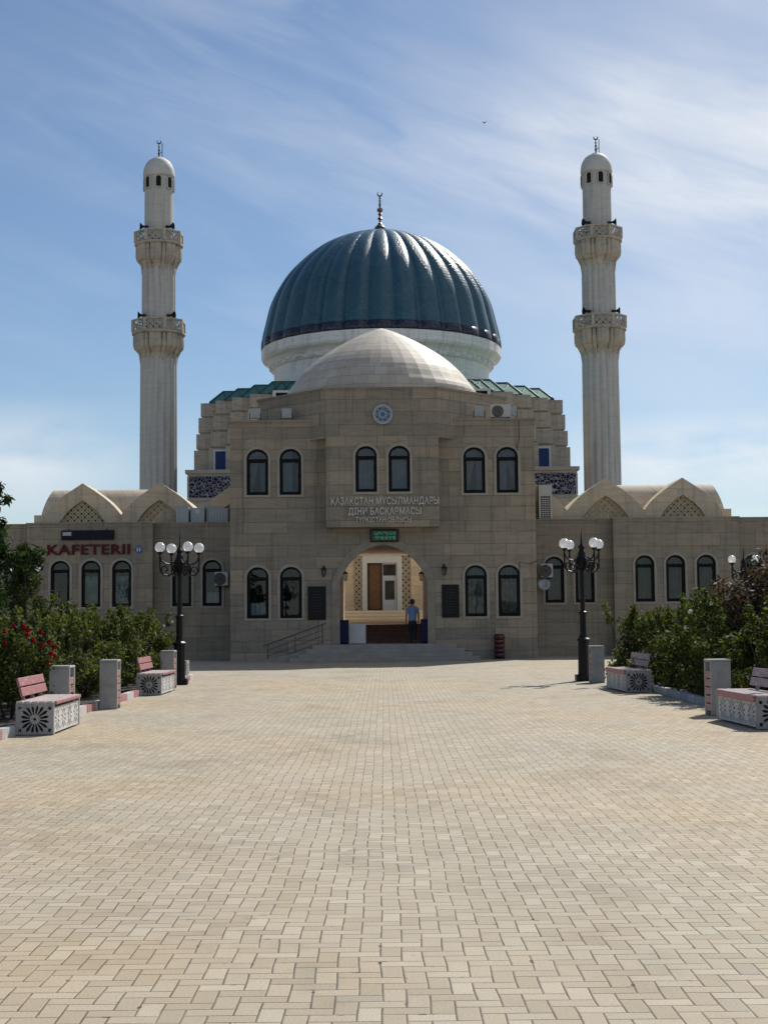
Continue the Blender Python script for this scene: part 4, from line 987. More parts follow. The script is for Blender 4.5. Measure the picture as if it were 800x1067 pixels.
# folded green roofs
for sg in (-1, 1):
    for b_ in range(4):
        xo = XH[b_] - .55; y0 = YH[b_] - .1; zr = 17.05; ze = 16.02 - .004 * b_
        m = MB(); rx = xo - .75; ry = y0 + 1.9; xi = 5.0; y1 = y0 + 5.2
        P = [(sg * xo, y0, ze), (sg * xi, y0, ze), (sg * xi, ry, zr), (sg * rx, ry, zr), (sg * xo, y1, ze), (sg * xi, y1, ze)]
        m.add(P, [(0, 1, 2, 3), (0, 3, 4), (3, 2, 5, 4)]); rf = m.build('green_roof', GREEN, hall)
        s_ = MB()
        x = rx
        for q in range(4):
            xx = rx - q * (rx - xi) / 3.2; nx_ = rx - (q + 1) * (rx - xi) / 3.2
            s_.bar((sg * xx, ry, zr + .02), (sg * (xx + .7), y0, ze + .03), .07, .07); s_.bar((sg * xx, ry, zr + .02), (sg * (xx - .6), y0, ze + .03), .05, .05)
        s_.bar((sg * rx, ry, zr + .02), (sg * xi, ry, zr + .02), .09, .07); s_.build('seam', m_plain('green_seam', (.01, .06, .045), .4), rf)
YD = 104.5
def dpz(v): return W(398, v, YD)[1]
k_ = YD / F * 1.003
drum = [(111.5 * k_, 15.9), (112 * k_, dpz(400)), (112.2 * k_, dpz(393)), (113 * k_, dpz(389)), (115.5 * k_, dpz(387)), (116 * k_, dpz(383)), (118.5 * k_, dpz(380.5)), (123.5 * k_, dpz(378)), (124.5 * k_, dpz(376)), (124.5 * k_, dpz(367)), (121 * k_, dpz(366.6))]
def cor(t, i): return 1 + (0.006 * abs(math.sin(15 * t)) if i in (8, 9) else 0)
MB().lathe(drum, 180, (0, YD), cor).build('drum', WHITEST, hall)
m = MB(); pts = []
for q in range(80):
    rr = 116.3 * k_; zz, zq = dpz(385.6), dpz(382.2)
    for f, z_ in ((0, zz), (.5, zz), (.5, zq), (1, zq)) if q % 2 == 0 else ((0, zq), (.5, zq), (.5, zz), (1, zz)):
        a = 2 * PI * (q + f * .999) / 80; pts.append((rr * math.cos(a), YD + rr * math.sin(a), z_))
m.tube(pts, .07, 4)
m.build('drum_moulding', WHITEST, hall)
dpf = [(125.2, 366.5), (125.4, 364), (124.6, 355), (121.6, 342), (114.6, 317), (102, 295), (87, 278.5), (69, 263.5), (50.5, 253.5), (29, 246), (11, 242.6), (2, 241.6)]
prof = cr([(r * k_, dpz(v)) for r, v in dpf], 5)
NR = 30
def lobe(t, i):
    q = (t * NR / (2 * PI)) % 1.0; c = abs(math.sin(PI * q)); fade = min(1.0, prof[i][0] / 4.5)
    return 1 - 0.042 * fade * (1 - c) ** 1.5
tl = MB().lathe(prof, NR * 12, (0, YD), lobe).build('blue_dome', TILE, hall, True)
bz_ = dpz(366)
tl.data.transform(Matrix.Translation((0, 0, -bz_))); tl.location = (0, 0, bz_)
bp = [(r * 1.0, z) for r, z in prof if z < dpz(357.5)]
bp = [(125.6 * k_, dpz(366.9)), (125.9 * k_, dpz(364)), (125.35 * k_, dpz(358))]
bd = MB().lathe(bp, NR * 12, (0, YD), lambda t, i: 1 - .042 * (1 - abs(math.sin(PI * ((t * NR / (2 * PI)) % 1)))) ** 1.5).build('dome_band', BAND, hall, True)
fz = dpz(242); s1 = YD / F
fin = [(7.2 * s1, fz - .1), (6.2 * s1, fz + .3), (3 * s1, fz + .55), (1.6 * s1, dpz(235.5)), (1.4 * s1, dpz(234))]
m = MB(); m.lathe(fin, 24, (0, YD)); m.build('finial_base', GOLDG, hall, True)
fp = []
for v, r in ((234.5, 1.0), (233.2, 2.4), (231.8, 1.0), (229.8, 1.0), (228, 2.8), (226, 1.0), (225, 1.0), (223.5, 2.3), (221.8, 1.0), (220.8, 1.0), (220.4, 3.0), (217.6, 3.0), (217.2, .9), (213, 1.3), (210.5, .7), (209.5, 1.3), (208, .6), (206.5, 1.2), (205, .5), (203.8, .5)): fp.append((r * s1, dpz(v)))
MB().lathe(fp, 14, (0, YD)).build('finial_stem', GOLD, hall, False)
def crescent(c, r, th):
    m = MB(); pts = []; rad = []
    for q in range(21):
        a = R(-90) + R(-148) + R(296) * q / 20
        pts.append((c[0] + r * math.cos(a), c[1], c[2] + r * math.sin(a))); rad.append(th * (0.15 + math.sin(PI * q / 20)))
    return m.tube(pts, rad, 6)
crescent((0, YD, dpz(202)), 2.4 * s1, .055).build('crescent', GOLD, hall)
# pigeons on the drum ledge
pg = thing('pigeon', '', 'bird', (0, 0, 0), 'pigeons on the ledge below the drum')
m = MB(); m.sphere((0, 0, .17), 1, 10, 8, (.1, .19, .1)); m.sphere((0, -.16, .3), .062, 8, 6); m.bar((0, .14, .15), (0, .36, .12), .1, .03); m.tube([(0, -.1, .22), (0, -.16, .29)], .05, 6); m.tube([(0, -.21, .3), (0, -.26, .29)], [.018, .005], 5); m.build('body', PIGEON, pg, True)
m = MB(); m.tube([(-.04, 0, 0), (-.04, 0, .1)], .012, 4); m.tube([(.04, 0, 0), (.04, 0, .1)], .012, 4); m.build('leg', GOLD, pg)
ledr = 8.05
m = MB(); m.lathe([(ledr + .45, 17.36), (ledr + .45, 17.5), (7.5, 17.5)], 96, (0, YD)); m.build('drum_ledge', GREEN, hall)
k = 0
for u in (287, 289.5, 293, 295.5, 298, 300.5, 303.5, 307.5, 310.5, 314, 317.5, 488, 491, 494, 498, 501.5, 504):
    ang = math.asin(max(-.99, min(.99, W(u, 392, 98)[0] / (ledr * .95)))); lx_ = (ledr + .3) * math.sin(ang); ly_ = YD - (ledr + .3) * math.cos(ang)
    place(pg, k == 0, (lx_, ly_, 17.5), rng.uniform(0, 6), 'dark pigeon perched in the row on the ledge at the %s foot of the drum' % ('left' if u < 400 else 'right'), 1.15); k += 1

# ------------------------------------------------------------------ minarets
def make_minaret():
    t = thing('minaret', '', 'minaret', (0, 0, 0), 'pair of minarets')
    Ym = 98.0; s = Ym / F
    def z(v): return W(400, v - 1.7, Ym)[1]
    def flute(nf, d):
        return lambda a, i: 1 - d * (1 - abs(math.cos(nf * a / 2)) ** .6)
    sh = MB(); sh.lathe([(21 * s, 0), (21 * s, 1.2), (19.7 * s, 1.4), (19.6 * s, z(470)), (19.2 * s, z(372)), (19.2 * s, z(345))], 144, (0, 0), flute(16, .115)); auto_smooth(sh.build('lower_shaft', MINST, t), 25)
    sh = MB(); sh.lathe([(18.0 * s, z(340)), (17.6 * s, z(255))], 144, (0, 0), flute(16, .115)); auto_smooth(sh.build('middle_shaft', MINST, t), 25)
    sh = MB(); sh.lathe([(15.2 * s, z(250)), (15.0 * s, z(183.5))], 96, (0, 0), lambda a, i: 1 - .03 * (1 - abs(math.cos(6 * a)) ** .5)); auto_smooth(sh.build('upper_shaft', MINST, t), 25)
    cp = cr([(16.6 * s, z(184.5)), (16.7 * s, z(182)), (15.6 * s, z(175.5)), (12 * s, z(169)), (6 * s, z(164.8)), (.8 * s, z(163))], 5)
    m = MB(); m.lathe([(15 * s, z(186))] + cp, 48); auto_smooth(m.build('cap_dome', m_plain('cap_plaster', (.55, .54, .5), .7, var=.1, scale=1.5), t), 50)
    for q in range(8):
        a = -PI / 2 + .13 + q * PI / 4; m = MB(); ww, hh_ = 5.2 * s, 11.5 * s
        m.panel(arch_pts(ww, hh_), [], -.06, .03, 0, 0); m.xform(Matrix.Translation((15.05 * s * math.cos(a), 15.05 * s * math.sin(a), z(198))) @ Matrix.Rotation(a + PI / 2, 4, 'Z')); w_ = m.build('window', DARK, t)
        m = MB(); m.panel(arch_pts(ww, hh_, grow=.06, drop=.06), [arch_pts(ww, hh_)], -.1, .03); m.xform(Matrix.Translation((15.05 * s * math.cos(a), 15.05 * s * math.sin(a), z(198))) @ Matrix.Rotation(a + PI / 2, 4, 'Z')); m.build('surround', MINST, w_)
    for (vt, vm, vb, R_, rs) in ((336.5, 348, 369, 27.8 * s, 19 * s), (245, 255.5, 277, 25.3 * s, 17.4 * s)):
        n = 8; ph = PI / 8
        m = MB()
        def shell(a, i):
            g = abs(math.cos(4 * (a - ph))); g2 = abs(math.cos(8 * (a - ph)))
            return (1 - .2 * g ** 7 - .05 * g2 ** 3) if 2 <= i <= 6 else (1 - .05 * g ** 5 if i in (1, 7) else 1.0)
        m.lathe([(rs, z(vb + 5)), (rs * 1.03, z(vb + 1)), (R_ * .84, z(vb - 2.5)), (R_ * .93, z(vb - 5)), (R_ * .965, z(vb - 9)), (R_ * .965, z(vm + 5)), (R_ * .95, z(vm + 2.2)), (R_ * .985, z(vm + 1.6)), (R_ * 1.0, z(vm + 1.2)), (R_ * 1.0, z(vm - .5)), (R_ * .9, z(vm - .6))], 128, (0, 0), shell, ph)
        bal = m.build('balcony', CORB, t); auto_smooth(bal, 30)
        m = MB()
        for q in range(8):
            a = ph + q * PI / 4; m.tube([(rs * 1.0 * math.cos(a), rs * 1.0 * math.sin(a), z(vb + 12)), (rs * 1.03 * math.cos(a), rs * 1.03 * math.sin(a), z(vb + 2)), (R_ * .82 * math.cos(a), R_ * .82 * math.sin(a), z(vb - 6)), (R_ * .86 * math.cos(a), R_ * .86 * math.sin(a), z(vm + 2))], [.04, .1, .16, .1], 6)
            m.build('corbel', CORB, bal); m = MB()
        m = MB(); r2 = R_ * .985
        for q in range(8):
            a0, a1 = ph + q * PI / 4, ph + (q + 1) * PI / 4
            p0 = (r2 * math.cos(a0), r2 * math.sin(a0)); p1 = (r2 * math.cos(a1), r2 * math.sin(a1))
            m.bar((*p0, (z(vm - .6) + z(vt)) / 2), (*p1, (z(vm - .6) + z(vt)) / 2), .08, z(vt) - z(vm - .6))
        m.build('pierced_parapet', LAT2, bal)
        m = MB()
        for q in range(8):
            a0, a1 = ph + q * PI / 4, ph + (q + 1) * PI / 4
            m.bar((r2 * math.cos(a0), r2 * math.sin(a0), z(vt) + .06), (r2 * math.cos(a1), r2 * math.sin(a1), z(vt) + .06), .16, .12)
            m.bar((r2 * math.cos(a0), r2 * math.sin(a0), z(vm - .5)), (r2 * math.cos(a0), r2 * math.sin(a0), z(vt) + .1), .2, .2)
        m.build('rail', CORB, bal)
    fp = [(1.2 * s, z(164)), (.8 * s, z(161)), (1.5 * s, z(159.5)), (.6 * s, z(158)), (1.2 * s, z(156)), (.5 * s, z(154)), (1.0 * s, z(152.5)), (.4 * s, z(151)), (.4 * s, z(149.5))]
    m = MB(); m.lathe(fp, 10); m.build('finial', GOLDG, t)
    crescent((0, 0, z(147.3)), 2.0 * s, .05).build('crescent', GOLDG, t)
    m = MB(); m.tube([(3.2 * s, 0, z(166)), (3.4 * s, 0, z(149))], .03, 5); m.tube([(1.0 * s, 0, z(158.5)), (3.3 * s, 0, z(158))], .025, 5); m.build('lightning_rod', IRON, t)
    return t, z, s
mi, zmi, smi = make_minaret()
Ym = 98.0
mxl = W(165.3, 480, Ym)[0]; mxr = W(627.2, 480, Ym)[0]
place(mi, True, (mxl, Ym, 0), 0, 'tall pale fluted minaret left of the blue dome'); place(mi, False, (mxr, Ym, 0), 0, 'tall pale fluted minaret right of the blue dome')
ls = thing('loudspeaker', '', 'loudspeaker', (0, 0, 0), 'horn loudspeakers on the minaret balconies')
m = MB(); m.lathe([(.06, -.2), (.1, 0), (.2, .22), (.4, .42), (.43, .45), (.4, .45), (.1, .12)], 18); m.xform(Matrix.Translation((0, 0, .55)) @ Matrix.Rotation(R(90), 4, 'X')); m.build('horn', IRON, ls, True)
m = MB(); m.tube([(0, .1, -.6), (0, .1, .55)], .04, 6); m.bbox(-.1, .1, .1, .45, .42, .68, .02); m.build('driver', IRON, ls); k = 0
for sx, side in ((mxl, 'left'), (mxr, 'right')):
    for v, r, lev in ((337, 18.2, 'lower'), (245, 15.8, 'upper')):
        for ang, pos in ((-134, 'left'), (-46, 'right')):
            a = R(ang); rr = (r + 3.3) * smi
            place(ls, k == 0, (sx + rr * math.cos(a), Ym + rr * math.sin(a), zmi(v) + .05), R(ang + 90 + (-30 if pos == 'left' else 30)), 'dark horn loudspeaker at the %s of the %s balcony on the %s minaret' % (pos, lev, side), .62); k += 1

# ------------------------------------------------------------------ street lamps
def make_lamp():
    t = thing('street_lamp', '', 'street lamp', (0, 0, 0), 'black four-globe lamps along the plaza')
    m = MB(); m.bbox(-.21, .21, -.21, .21, 0, .16, .02); m.lathe([(.16, .16), (.15, .2), (.14, .98), (.17, 1.0), (.175, 1.05), (.12, 1.09), (.1, 1.15)], 8, ph=PI / 8); m.build('pedestal', IRON, t)
    m = MB(); m.lathe([(.085, 1.1), (.085, 1.66), (.11, 1.68), (.11, 1.73), (.062, 1.76), (.058, 2.75), (.09, 2.77), (.09, 2.81), (.06, 2.84)], 14); m.build('pole', IRON, t, False)
    m = MB(); m.lathe([(.06, 2.82), (.15, 2.92), (.17, 2.98), (.12, 3.12), (.085, 3.26), (.06, 3.3), (.08, 3.34), (.085, 3.38), (.05, 3.43), (.028, 3.47), (.015, 3.6), (.006, 3.82)], 12); m.build('spire', IRON, t, False)
    for q in range(4):
        a = R(28) + q * PI / 2; c, s_ = math.cos(a), math.sin(a)
        def P(r, z): return (r * c, r * s_, z)
        m = MB()
        m.tube([P(.06, 3.2), P(.14, 3.08), P(.27, 3.02), P(.4, 3.05), P(.49, 3.12), P(.53, 3.22), P(.53, 3.3)], .022, 7)
        sc = [P(.3 + .155 * (1 - .1 * k) * math.cos(R(160) + k * .62) + .07, 2.9 + .155 * (1 - .1 * k) * math.sin(R(160) + k * .62)) for k in range(9)]
        m.tube([P(.1, 2.88), P(.18, 2.8), P(.3, 2.74), P(.44, 2.76), P(.525, 2.86), P(.53, 3.0), P(.535, 3.2)], .022, 7)
        m.tube([P(.44 + .0, 2.77), P(.5, 2.86), P(.47, 2.96), P(.38, 2.98), P(.32, 2.92), P(.35, 2.85), P(.41, 2.87)], .02, 6)
        m.tube([P(.14, 2.84), P(.2, 2.92), P(.17, 3.0), P(.11, 2.98)], .018, 6)
        m.lathe([(.035, 3.27), (.06, 3.3), (.085, 3.325), (.085, 3.335), (.03, 3.34)], 12, (.53 * c, .53 * s_))
        ar = m.build('arm', IRON, t)
        g = MB(); g.sphere((0, 0, 0), .13, 20, 14); go = g.build('globe', GLOBE, ar, True); go.location = P(.53, 3.45)
    return t
lp = make_lamp()
for i, (u, v, l, rz) in enumerate(((187.3, 712, 'black four-globe street lamp at the left edge of the plaza', 0.05), (608.3, 709.5, 'black four-globe street lamp at the right edge of the plaza', 0.0))):
    place(lp, i == 0, (W(u, v, 36.4)[0], 36.4, 0), rz, l)
place(lp, False, (W(774.5, 590, 47.5)[0], 47.5, 0), R(3), 'black street lamp half hidden behind the purple-leaved tree on the right')
place(lp, False, (W(27, 594, 49.5)[0], 49.5, 0), R(30), 'far street lamp almost hidden by the trees on the left')

# ------------------------------------------------------------------ benches, bins
def rosette(m, w, h, y0, y1, ox, oz, n=16, frame=.06, r0=.05, r1=.135, R1=.2, flip=False):
    """pierced panel: outer frame, ring of radial slots round a hub; plate in XZ"""
    slots = []
    for k in range(n):
        a = 2 * PI * (k + .5) / n; da0, da1 = .1, 2 * PI / n * .33
        R2 = R1 * (1.0 + .12 * abs(math.sin(2 * a)))
        slots.append([((r0 + .02) * math.cos(a - da0 * 1.3), (r0 + .02) * math.sin(a - da0 * 1.3)), (R2 * .8 * math.cos(a - da1), R2 * .8 * math.sin(a - da1)), (R2 * math.cos(a), R2 * math.sin(a)), (R2 * .8 * math.cos(a + da1), R2 * .8 * math.sin(a + da1)), ((r0 + .02) * math.cos(a + da0 * 1.3), (r0 + .02) * math.sin(a + da0 * 1.3))])
    hub = [(.022 * math.cos(2 * PI * q / 8), .022 * math.sin(2 * PI * q / 8)) for q in range(8)]
    corners = []
    for sx in (-1, 1):
        for sz in (-1, 1):
            cx, cz = sx * (w / 2 - frame), sz * (h / 2 - frame)
            s_ = min(w, h) * .055
            corners.append([(cx - s_, cz - s_), (cx + s_, cz - s_), (cx + s_, cz + s_), (cx - s_, cz + s_)])
    outer = [(-w / 2, -h / 2), (w / 2, -h / 2), (w / 2, h / 2), (-w / 2, h / 2)]
    m.panel(outer, slots + [hub] + corners, y0, y1, ox, oz)
def make_bench(slat_m, front_m, back_m, label, fh=.1):
    t = thing('bench', label, 'bench', (0, 0, 0), 'planter benches along the plaza')
    L, Wd, H = 2.0, .54, .43
    for s_ in (-1, 1):
        m = MB(); rosette(m, Wd, H, -.03, .03, 0, H / 2 + .012); m.xform(Matrix.Translation((0, s_ * (L / 2 - .03), 0))); m.build('end_panel', CONC, t)
    for x in (Wd / 2 - .03, -Wd / 2 + .03):
        m = MB(); n3 = 4; w3 = (L - .125) / n3
        for q in range(n3): rosette(m, w3 - .002, H - .075, -.02, .02, -(L - .125) / 2 + w3 * (q + .5), (H - .075) / 2 + .03, 12, .05, .03, .1, .165)
        m.xform(Matrix.Translation((x, 0, 0)) @ Matrix.Rotation(PI / 2, 4, 'Z')); m.build('side_panel', CONCL, t)
    MB().box(-Wd / 2 + .09, Wd / 2 - .09, -L / 2 + .1, L / 2 - .1, .02, H - .06).build('dark_hollow_fill', CONCD, t)  # dark block painting the shade inside the hollow bench
    for q in range(5):
        x = -Wd / 2 + .05 + q * .108; MB().bbox(x - .046, x + .046, -L / 2 + .0, L / 2 - .0, H + .014, H + .05, .006).build('seat_slat', slat_m, t)
    MB().bbox(Wd / 2 - .004, Wd / 2 + .03, -L / 2 + .06, L / 2 - .06, H + .05 - fh, H + .05, .006).build('front_rail', front_m, t)
    for q in range(2):
        m = MB(); z0 = H + .11 + q * .14; x = -Wd / 2 + .05 - .04 * q
        m.bbox(-.018, .018, -.85, .85, 0, .125, .006); m.xform(Matrix.Translation((x, 0, z0)) @ Matrix.Rotation(R(-14), 4, 'Y')); m.build('backrest_plank', back_m, t)
    for y in (-.6, -.0, .6):
        m = MB(); m.bar((-Wd / 2 + .035, y, H - .0), (-Wd / 2 - .05, y, H + .35), .05, .03, (0, 1, 0)); m.build('back_support', back_m, t)
    return t
def make_bin():
    t = thing('litter_bin', '', 'litter bin', (0, 0, 0), 'concrete litter bins with painted slats')
    H, w, d = .9, .33, .36       # slats face +x
    for s_ in (-1, 1):
        MB().bbox(-w / 2, w / 2, s_ * d / 2 - .03, s_ * d / 2 + .03, .0, H - .04, .01).build('side_panel', CONC, t)
    MB().bbox(-w / 2 - .003, w / 2 + .003, -d / 2 - .033, d / 2 + .033, H - .04, H, .01).build('top', CONC, t)
    MB().box(-w / 2 + .02, w / 2 - .05, -d / 2 + .03, d / 2 - .03, .06, H - .25).build('liner', CONCD, t)
    for x in (w / 2 - .03, -w / 2 + .005):
        for q in range(5):
            z0 = .07 + q * .132; MB().bbox(x, x + .025, -d / 2 + .031, d / 2 - .031, z0, z0 + .112, .005).build('slat', PINK, t)
    return t
bl = make_bench(PALEW, PINK, PINK, 'x', .05); br = make_bench(PALEW, MAUVE, MAUVE, 'x')
for c in br.children:
    if c.name.startswith('front_rail'): c.data.materials[0] = PINK
place(bl, True, (-4.99, 21.6, 0), R(1.5), 'pierced concrete bench with pink backrest nearest on the left, under red roses')
place(bl, False, (-5.08, 32.3, 0), R(0), 'pierced concrete bench with pink backrest near the left street lamp')
place(bl, False, (-6.55, 41.0, 0), R(-90), 'far concrete bench facing the camera behind the left street lamp')
place(br, True, (5.43, 21.35, 0), R(183), 'pierced concrete bench with mauve backrest cut by the right edge of the photo')
place(br, False, (5.3, 31.5, 0), R(183), 'pierced concrete bench with mauve backrest near the right street lamp')
bn = make_bin()
for i, (x, y, rz, l) in enumerate(((-5.2, 23.4, 0, 'concrete litter bin behind the nearest left bench, beside red roses'), (-5.06, 26.75, 2, 'concrete litter bin standing alone between the two left benches'), (-5.15, 34.6, 0, 'concrete litter bin just behind the second left bench'),
                                   (5.19, 35.4, 180, 'concrete litter bin at the foot of the right street lamp'), (5.4, 23.5, 182, 'concrete litter bin beside the nearest right bench'))):
    place(bn, i == 0, (x, y, 0), R(rz), l)

# ------------------------------------------------------------------ vegetation
def leaf_mesh(name, clumps, n, size, seed, mat, droop=0.3, asp=.5):
    r = random.Random(seed); vs, fs = [], []; tot = sum(c[3] ** 2 for c in clumps)
    for (cx, cy, cz, cr_) in clumps:
        for _ in range(max(4, int(n * cr_ ** 2 / tot))):
            while True:
                d = Vector((r.uniform(-1, 1), r.uniform(-1, 1), r.uniform(-1, 1)))
                if d.length < 1: break
            d = d * (0.55 + .45 * r.random()); p = Vector((cx, cy, cz)) + d * cr_
            if p.z < .1: continue
            nrm = (d * .7 + Vector((r.gauss(0, .6), r.gauss(0, .6), r.gauss(.45, .5)))).normalized()
            ax = nrm.cross(Vector((r.gauss(0, 1), r.gauss(0, 1), r.gauss(-droop, 1)))).normalized(); bx_ = nrm.cross(ax)
            s_ = size * r.uniform(.6, 1.35); o = len(vs)
            vs += [p - ax * s_, p - bx_ * s_ * asp + nrm * s_ * .12, p + ax * s_, p + bx_ * s_ * asp + nrm * s_ * .12]; fs.append((o, o + 1, o + 2, o + 3))
    m = MB(); m.v = [tuple(v) for v in vs]; m.f = fs; m.mi = [0] * len(fs); return m
def bush(name, label, h, rad, seed, mat, n, size, group, blooms=(), bmat=None, spikes=8):
    r = random.Random(seed); t = thing(name, label, 'bush', (0, 0, 0), group)
    cl = []
    for _ in range(20):
        a, q = r.uniform(0, 2 * PI), math.sqrt(r.random()); z = r.uniform(.1, .92) * h; k = rad * (.95 if z < h * .7 else .72)
        cl.append((k * q * math.cos(a), k * q * math.sin(a), z, r.uniform(.2, .36)))
    tips = []
    for _ in range(spikes):
        a, q = r.uniform(0, 2 * PI), rad * math.sqrt(r.random()) * .9; zt_ = h * r.uniform(.92, 1.14); tips.append((q * math.cos(a), q * math.sin(a), zt_)); 
        for k in range(3): cl.append((q * math.cos(a) * (1 - .06 * k), q * math.sin(a) * (1 - .06 * k), zt_ - .13 * k, .1 + .03 * k))
    leaf_mesh('f', cl, n, size, seed, mat).build('foliage', mat, t)
    m = MB()
    for tp in tips + [(c[0], c[1], c[2]) for c in cl[:9]]:
        m.tube([(tp[0] * .15, tp[1] * .15, 0.0), (tp[0] * .6, tp[1] * .6, tp[2] * .5), tp], [.016, .012, .005], 5)
    m.build('stem', BARK, t)
    for (bx_, by_, bz_) in blooms:
        g = MB(); rr = r.uniform(.03, .05)
        for q in range(3): g.lathe([(.01, -.03 * (1 - q * .1)), (rr * (1 - q * .25), -.005 + q * .012), (rr * .9 * (1 - q * .25), .03 + q * .012)], 7, ph=q * .4, mod=lambda a, i: 1 + .12 * math.sin(3 * a + i))
        g.xform(Matrix.Translation((bx_, by_, bz_)) @ Matrix.Rotation(r.uniform(-.6, .6), 4, 'X')); g.build('blossom', bmat, t)
    return t
NL = 5200
GL = 'rose bushes in the left bed'; GR_ = 'rose bushes in the right bed'
protos = [bush('rose_bush', 'x', 1.5, .78, 40 + k, LEAFR, NL, .042, GL) for k in range(3)]
used = [False] * 3
def put_bush(x, y, sc, lab, grp, v=None, hz=1.0):
    v = rng.randrange(3) if v is None else v
    o = place(protos[v], not used[v], (x, y, .07), rng.uniform(0, 6.28), lab, (sc, sc, sc * hz)); used[v] = True; o['group'] = grp
# left bed: front row and the mass behind
rb = bush('rose_bush', 'rose bush full of red blossoms beside the nearest left bench', 1.5, .8, 77, LEAFR, NL, .042, GL,
          [(.62, -.55, 1.16), (.5, -.62, 1.24), (.55, -.3, 1.36), (.35, -.6, 1.43), (.2, -.65, 1.46), (.05, -.6, 1.38), (.3, -.5, 1.48), (.66, -.2, 1.2), (.72, -.35, 1.02), (.75, -.2, .98), (.7, -.05, 1.12), (.1, -.8, 1.2), (-.25, -.75, 1.1), (.45, -.75, 1.4), (.7, -.45, .9), (.42, -.68, 1.32)], ROSE)
rb.location = (-6.0, 23.3, .07)
rows_l = [(-6.3, 19.2, 1.0, 'dark leafy rose bush at the left photo edge behind the nearest left bench'), (-5.95, 25.2, 1.0, 'green rose bush between the first and second left litter bins'), (-6.05, 27.4, 1.06, 'green rose bush behind the litter bin standing alone on the left'),
          (-6.1, 29.4, 1.08, 'yellowish green rose bush between the lone left bin and the second left bench'), (-6.15, 31.6, 1.08, 'rose bush right behind the second left bench backrest'), (-6.2, 33.9, 1.1, 'rose bush behind the third left litter bin'), (-6.4, 36.2, 1.1, 'last rose bush of the left bed, nearest the left street lamp')]
for x, y, s_, l in rows_l: put_bush(x, y, s_, l, GL)
for x, y in ((-7.4, 21.0), (-7.5, 23.6), (-7.5, 26.2), (-7.6, 28.6), (-7.6, 31.0), (-7.7, 33.4), (-7.8, 35.6), (-7.9, 38.0), (-9.0, 30.0), (-9.2, 33.0), (-9.3, 36.4), (-6.9, 38.2)):
    put_bush(x, y, 1.12, 'rose bush deep in the left bed, hidden behind its front row', GL)
rows_r = [(6.45, 19.4, 1.0, 'leafy bush behind the nearest right bench, cut by the right photo edge'), (6.45, 22.0, 1.05, 'green bush between the nearest right bench and the litter bin beside it'), (6.6, 24.4, 1.06, 'tall bush right behind the litter bin of the nearest right bench'),
          (6.5, 26.9, 1.05, 'dense dark bush above the bluish curved kerb on the right'), (6.35, 29.3, 1.14, 'tallest dense bush behind the second right bench, with reddish shoots'), (6.15, 31.6, 1.05, 'bush leaning over the backrest of the second right bench'), (5.85, 33.9, 1.05, 'low bush at the far left tip of the right bed')]
for x, y, s_, l in rows_r: put_bush(x, y, s_, l, GR_)
for x, y in ((7.9, 22.0), (7.9, 24.6), (8.0, 27.0), (8.0, 29.4), (8.0, 31.6), (9.4, 25.5), (9.4, 28.4), (9.5, 31.5), (8.4, 33.4), (6.9, 34.6), (7.2, 32.6), (7.2, 30.4)):
    put_bush(x, y, 1.08, 'bush deep in the right bed, hidden behind its front row', GR_)
def tree(name, label, loc, h, trunk_h, spread, seed, mat, n, size, nl=9, asp=.5, droop=.3, cz=None):
    r = random.Random(seed); t = thing(name, label, 'tree')
    m = MB(); m.tube([(0, 0, 0), (.03, .02, trunk_h * .5), (0, .05, trunk_h), (.05, 0, h * .8)], [.085, .065, .055, .02], 8); cl = []
    for q in range(nl):
        a = q * 2.4 + r.uniform(-.4, .4); z0 = trunk_h * .7 + (h * .75 - trunk_h * .7) * q / nl; ln = spread * r.uniform(.55, 1.0) * (1 - .4 * q / nl)
        e = (ln * math.cos(a), ln * math.sin(a), min(h, z0 + ln * r.uniform(.5, .9)))
        mid = (ln * .5 * math.cos(a), ln * .5 * math.sin(a), z0 + (e[2] - z0) * .6)
        m.tube([(0.02, 0.02, z0), mid, e], [.035, .024, .008], 6)
        for k in range(5):
            f = .35 + .65 * k / 4; cl.append((e[0] * f + r.gauss(0, .16), e[1] * f + r.gauss(0, .16), z0 + (e[2] - z0) * f + r.gauss(0, .14), r.uniform(.16, .34)))
    for k in range(12): cl.append((r.gauss(0, spread * .32), r.gauss(0, spread * .32), h * r.uniform(.7, .98), r.uniform(.14, .26)))
    m.build('trunk', BARK, t, True); leaf_mesh('c', cl, n, size, seed, mat, droop, asp).build('crown', mat, t); t.location = loc; return t
tree('broadleaf_tree', 'tall dark broad-leaved tree at the left edge of the photo', (-7.85, 28.2, .07), 4.3, 1.2, .92, 3, LEAFT, 6400, .1, 13, .3, 1.2)
tree('broadleaf_tree', 'small loose shrubby tree in front of the leftmost wing window', (-7.75, 33.5, .07), 2.35, .9, .8, 9, LEAFR, 1500, .05, 8)
def conifer(label, loc, h, rad, seed):
    r = random.Random(seed); t = thing('conifer_tree', label, 'tree'); cl = []
    for q in range(95):
        z = h * (.06 + .92 * q / 95); k = rad * (1 - (z / h) ** 1.6) + .05; a = r.uniform(0, 6.28); f = math.sqrt(r.uniform(.25, 1))
        cl.append((k * f * math.cos(a), k * f * math.sin(a), z, r.uniform(.13, .24)))
    MB().tube([(0, 0, 0), (0, 0, h * .9)], [.07, .015], 8).build('trunk', BARK, t)
    leaf_mesh('c', cl, 6500, .06, seed, LEAFJ, -1.5, .22).build('crown', LEAFJ, t); t.location = loc; return t
conifer('dense olive green conifer right of the tall dark left tree', (-7.6, 30.6, .07), 3.2, .72, 12)
conifer('dense olive green conifer under the tall left tree, at the photo edge', (-7.95, 29.0, .07), 2.7, .7, 13)
tree('plum_tree', 'small purple-leaved tree rising above the bushes on the right', (6.85, 27.0, .07), 2.75, 1.0, .85, 21, LEAFP, 2600, .055, 12)
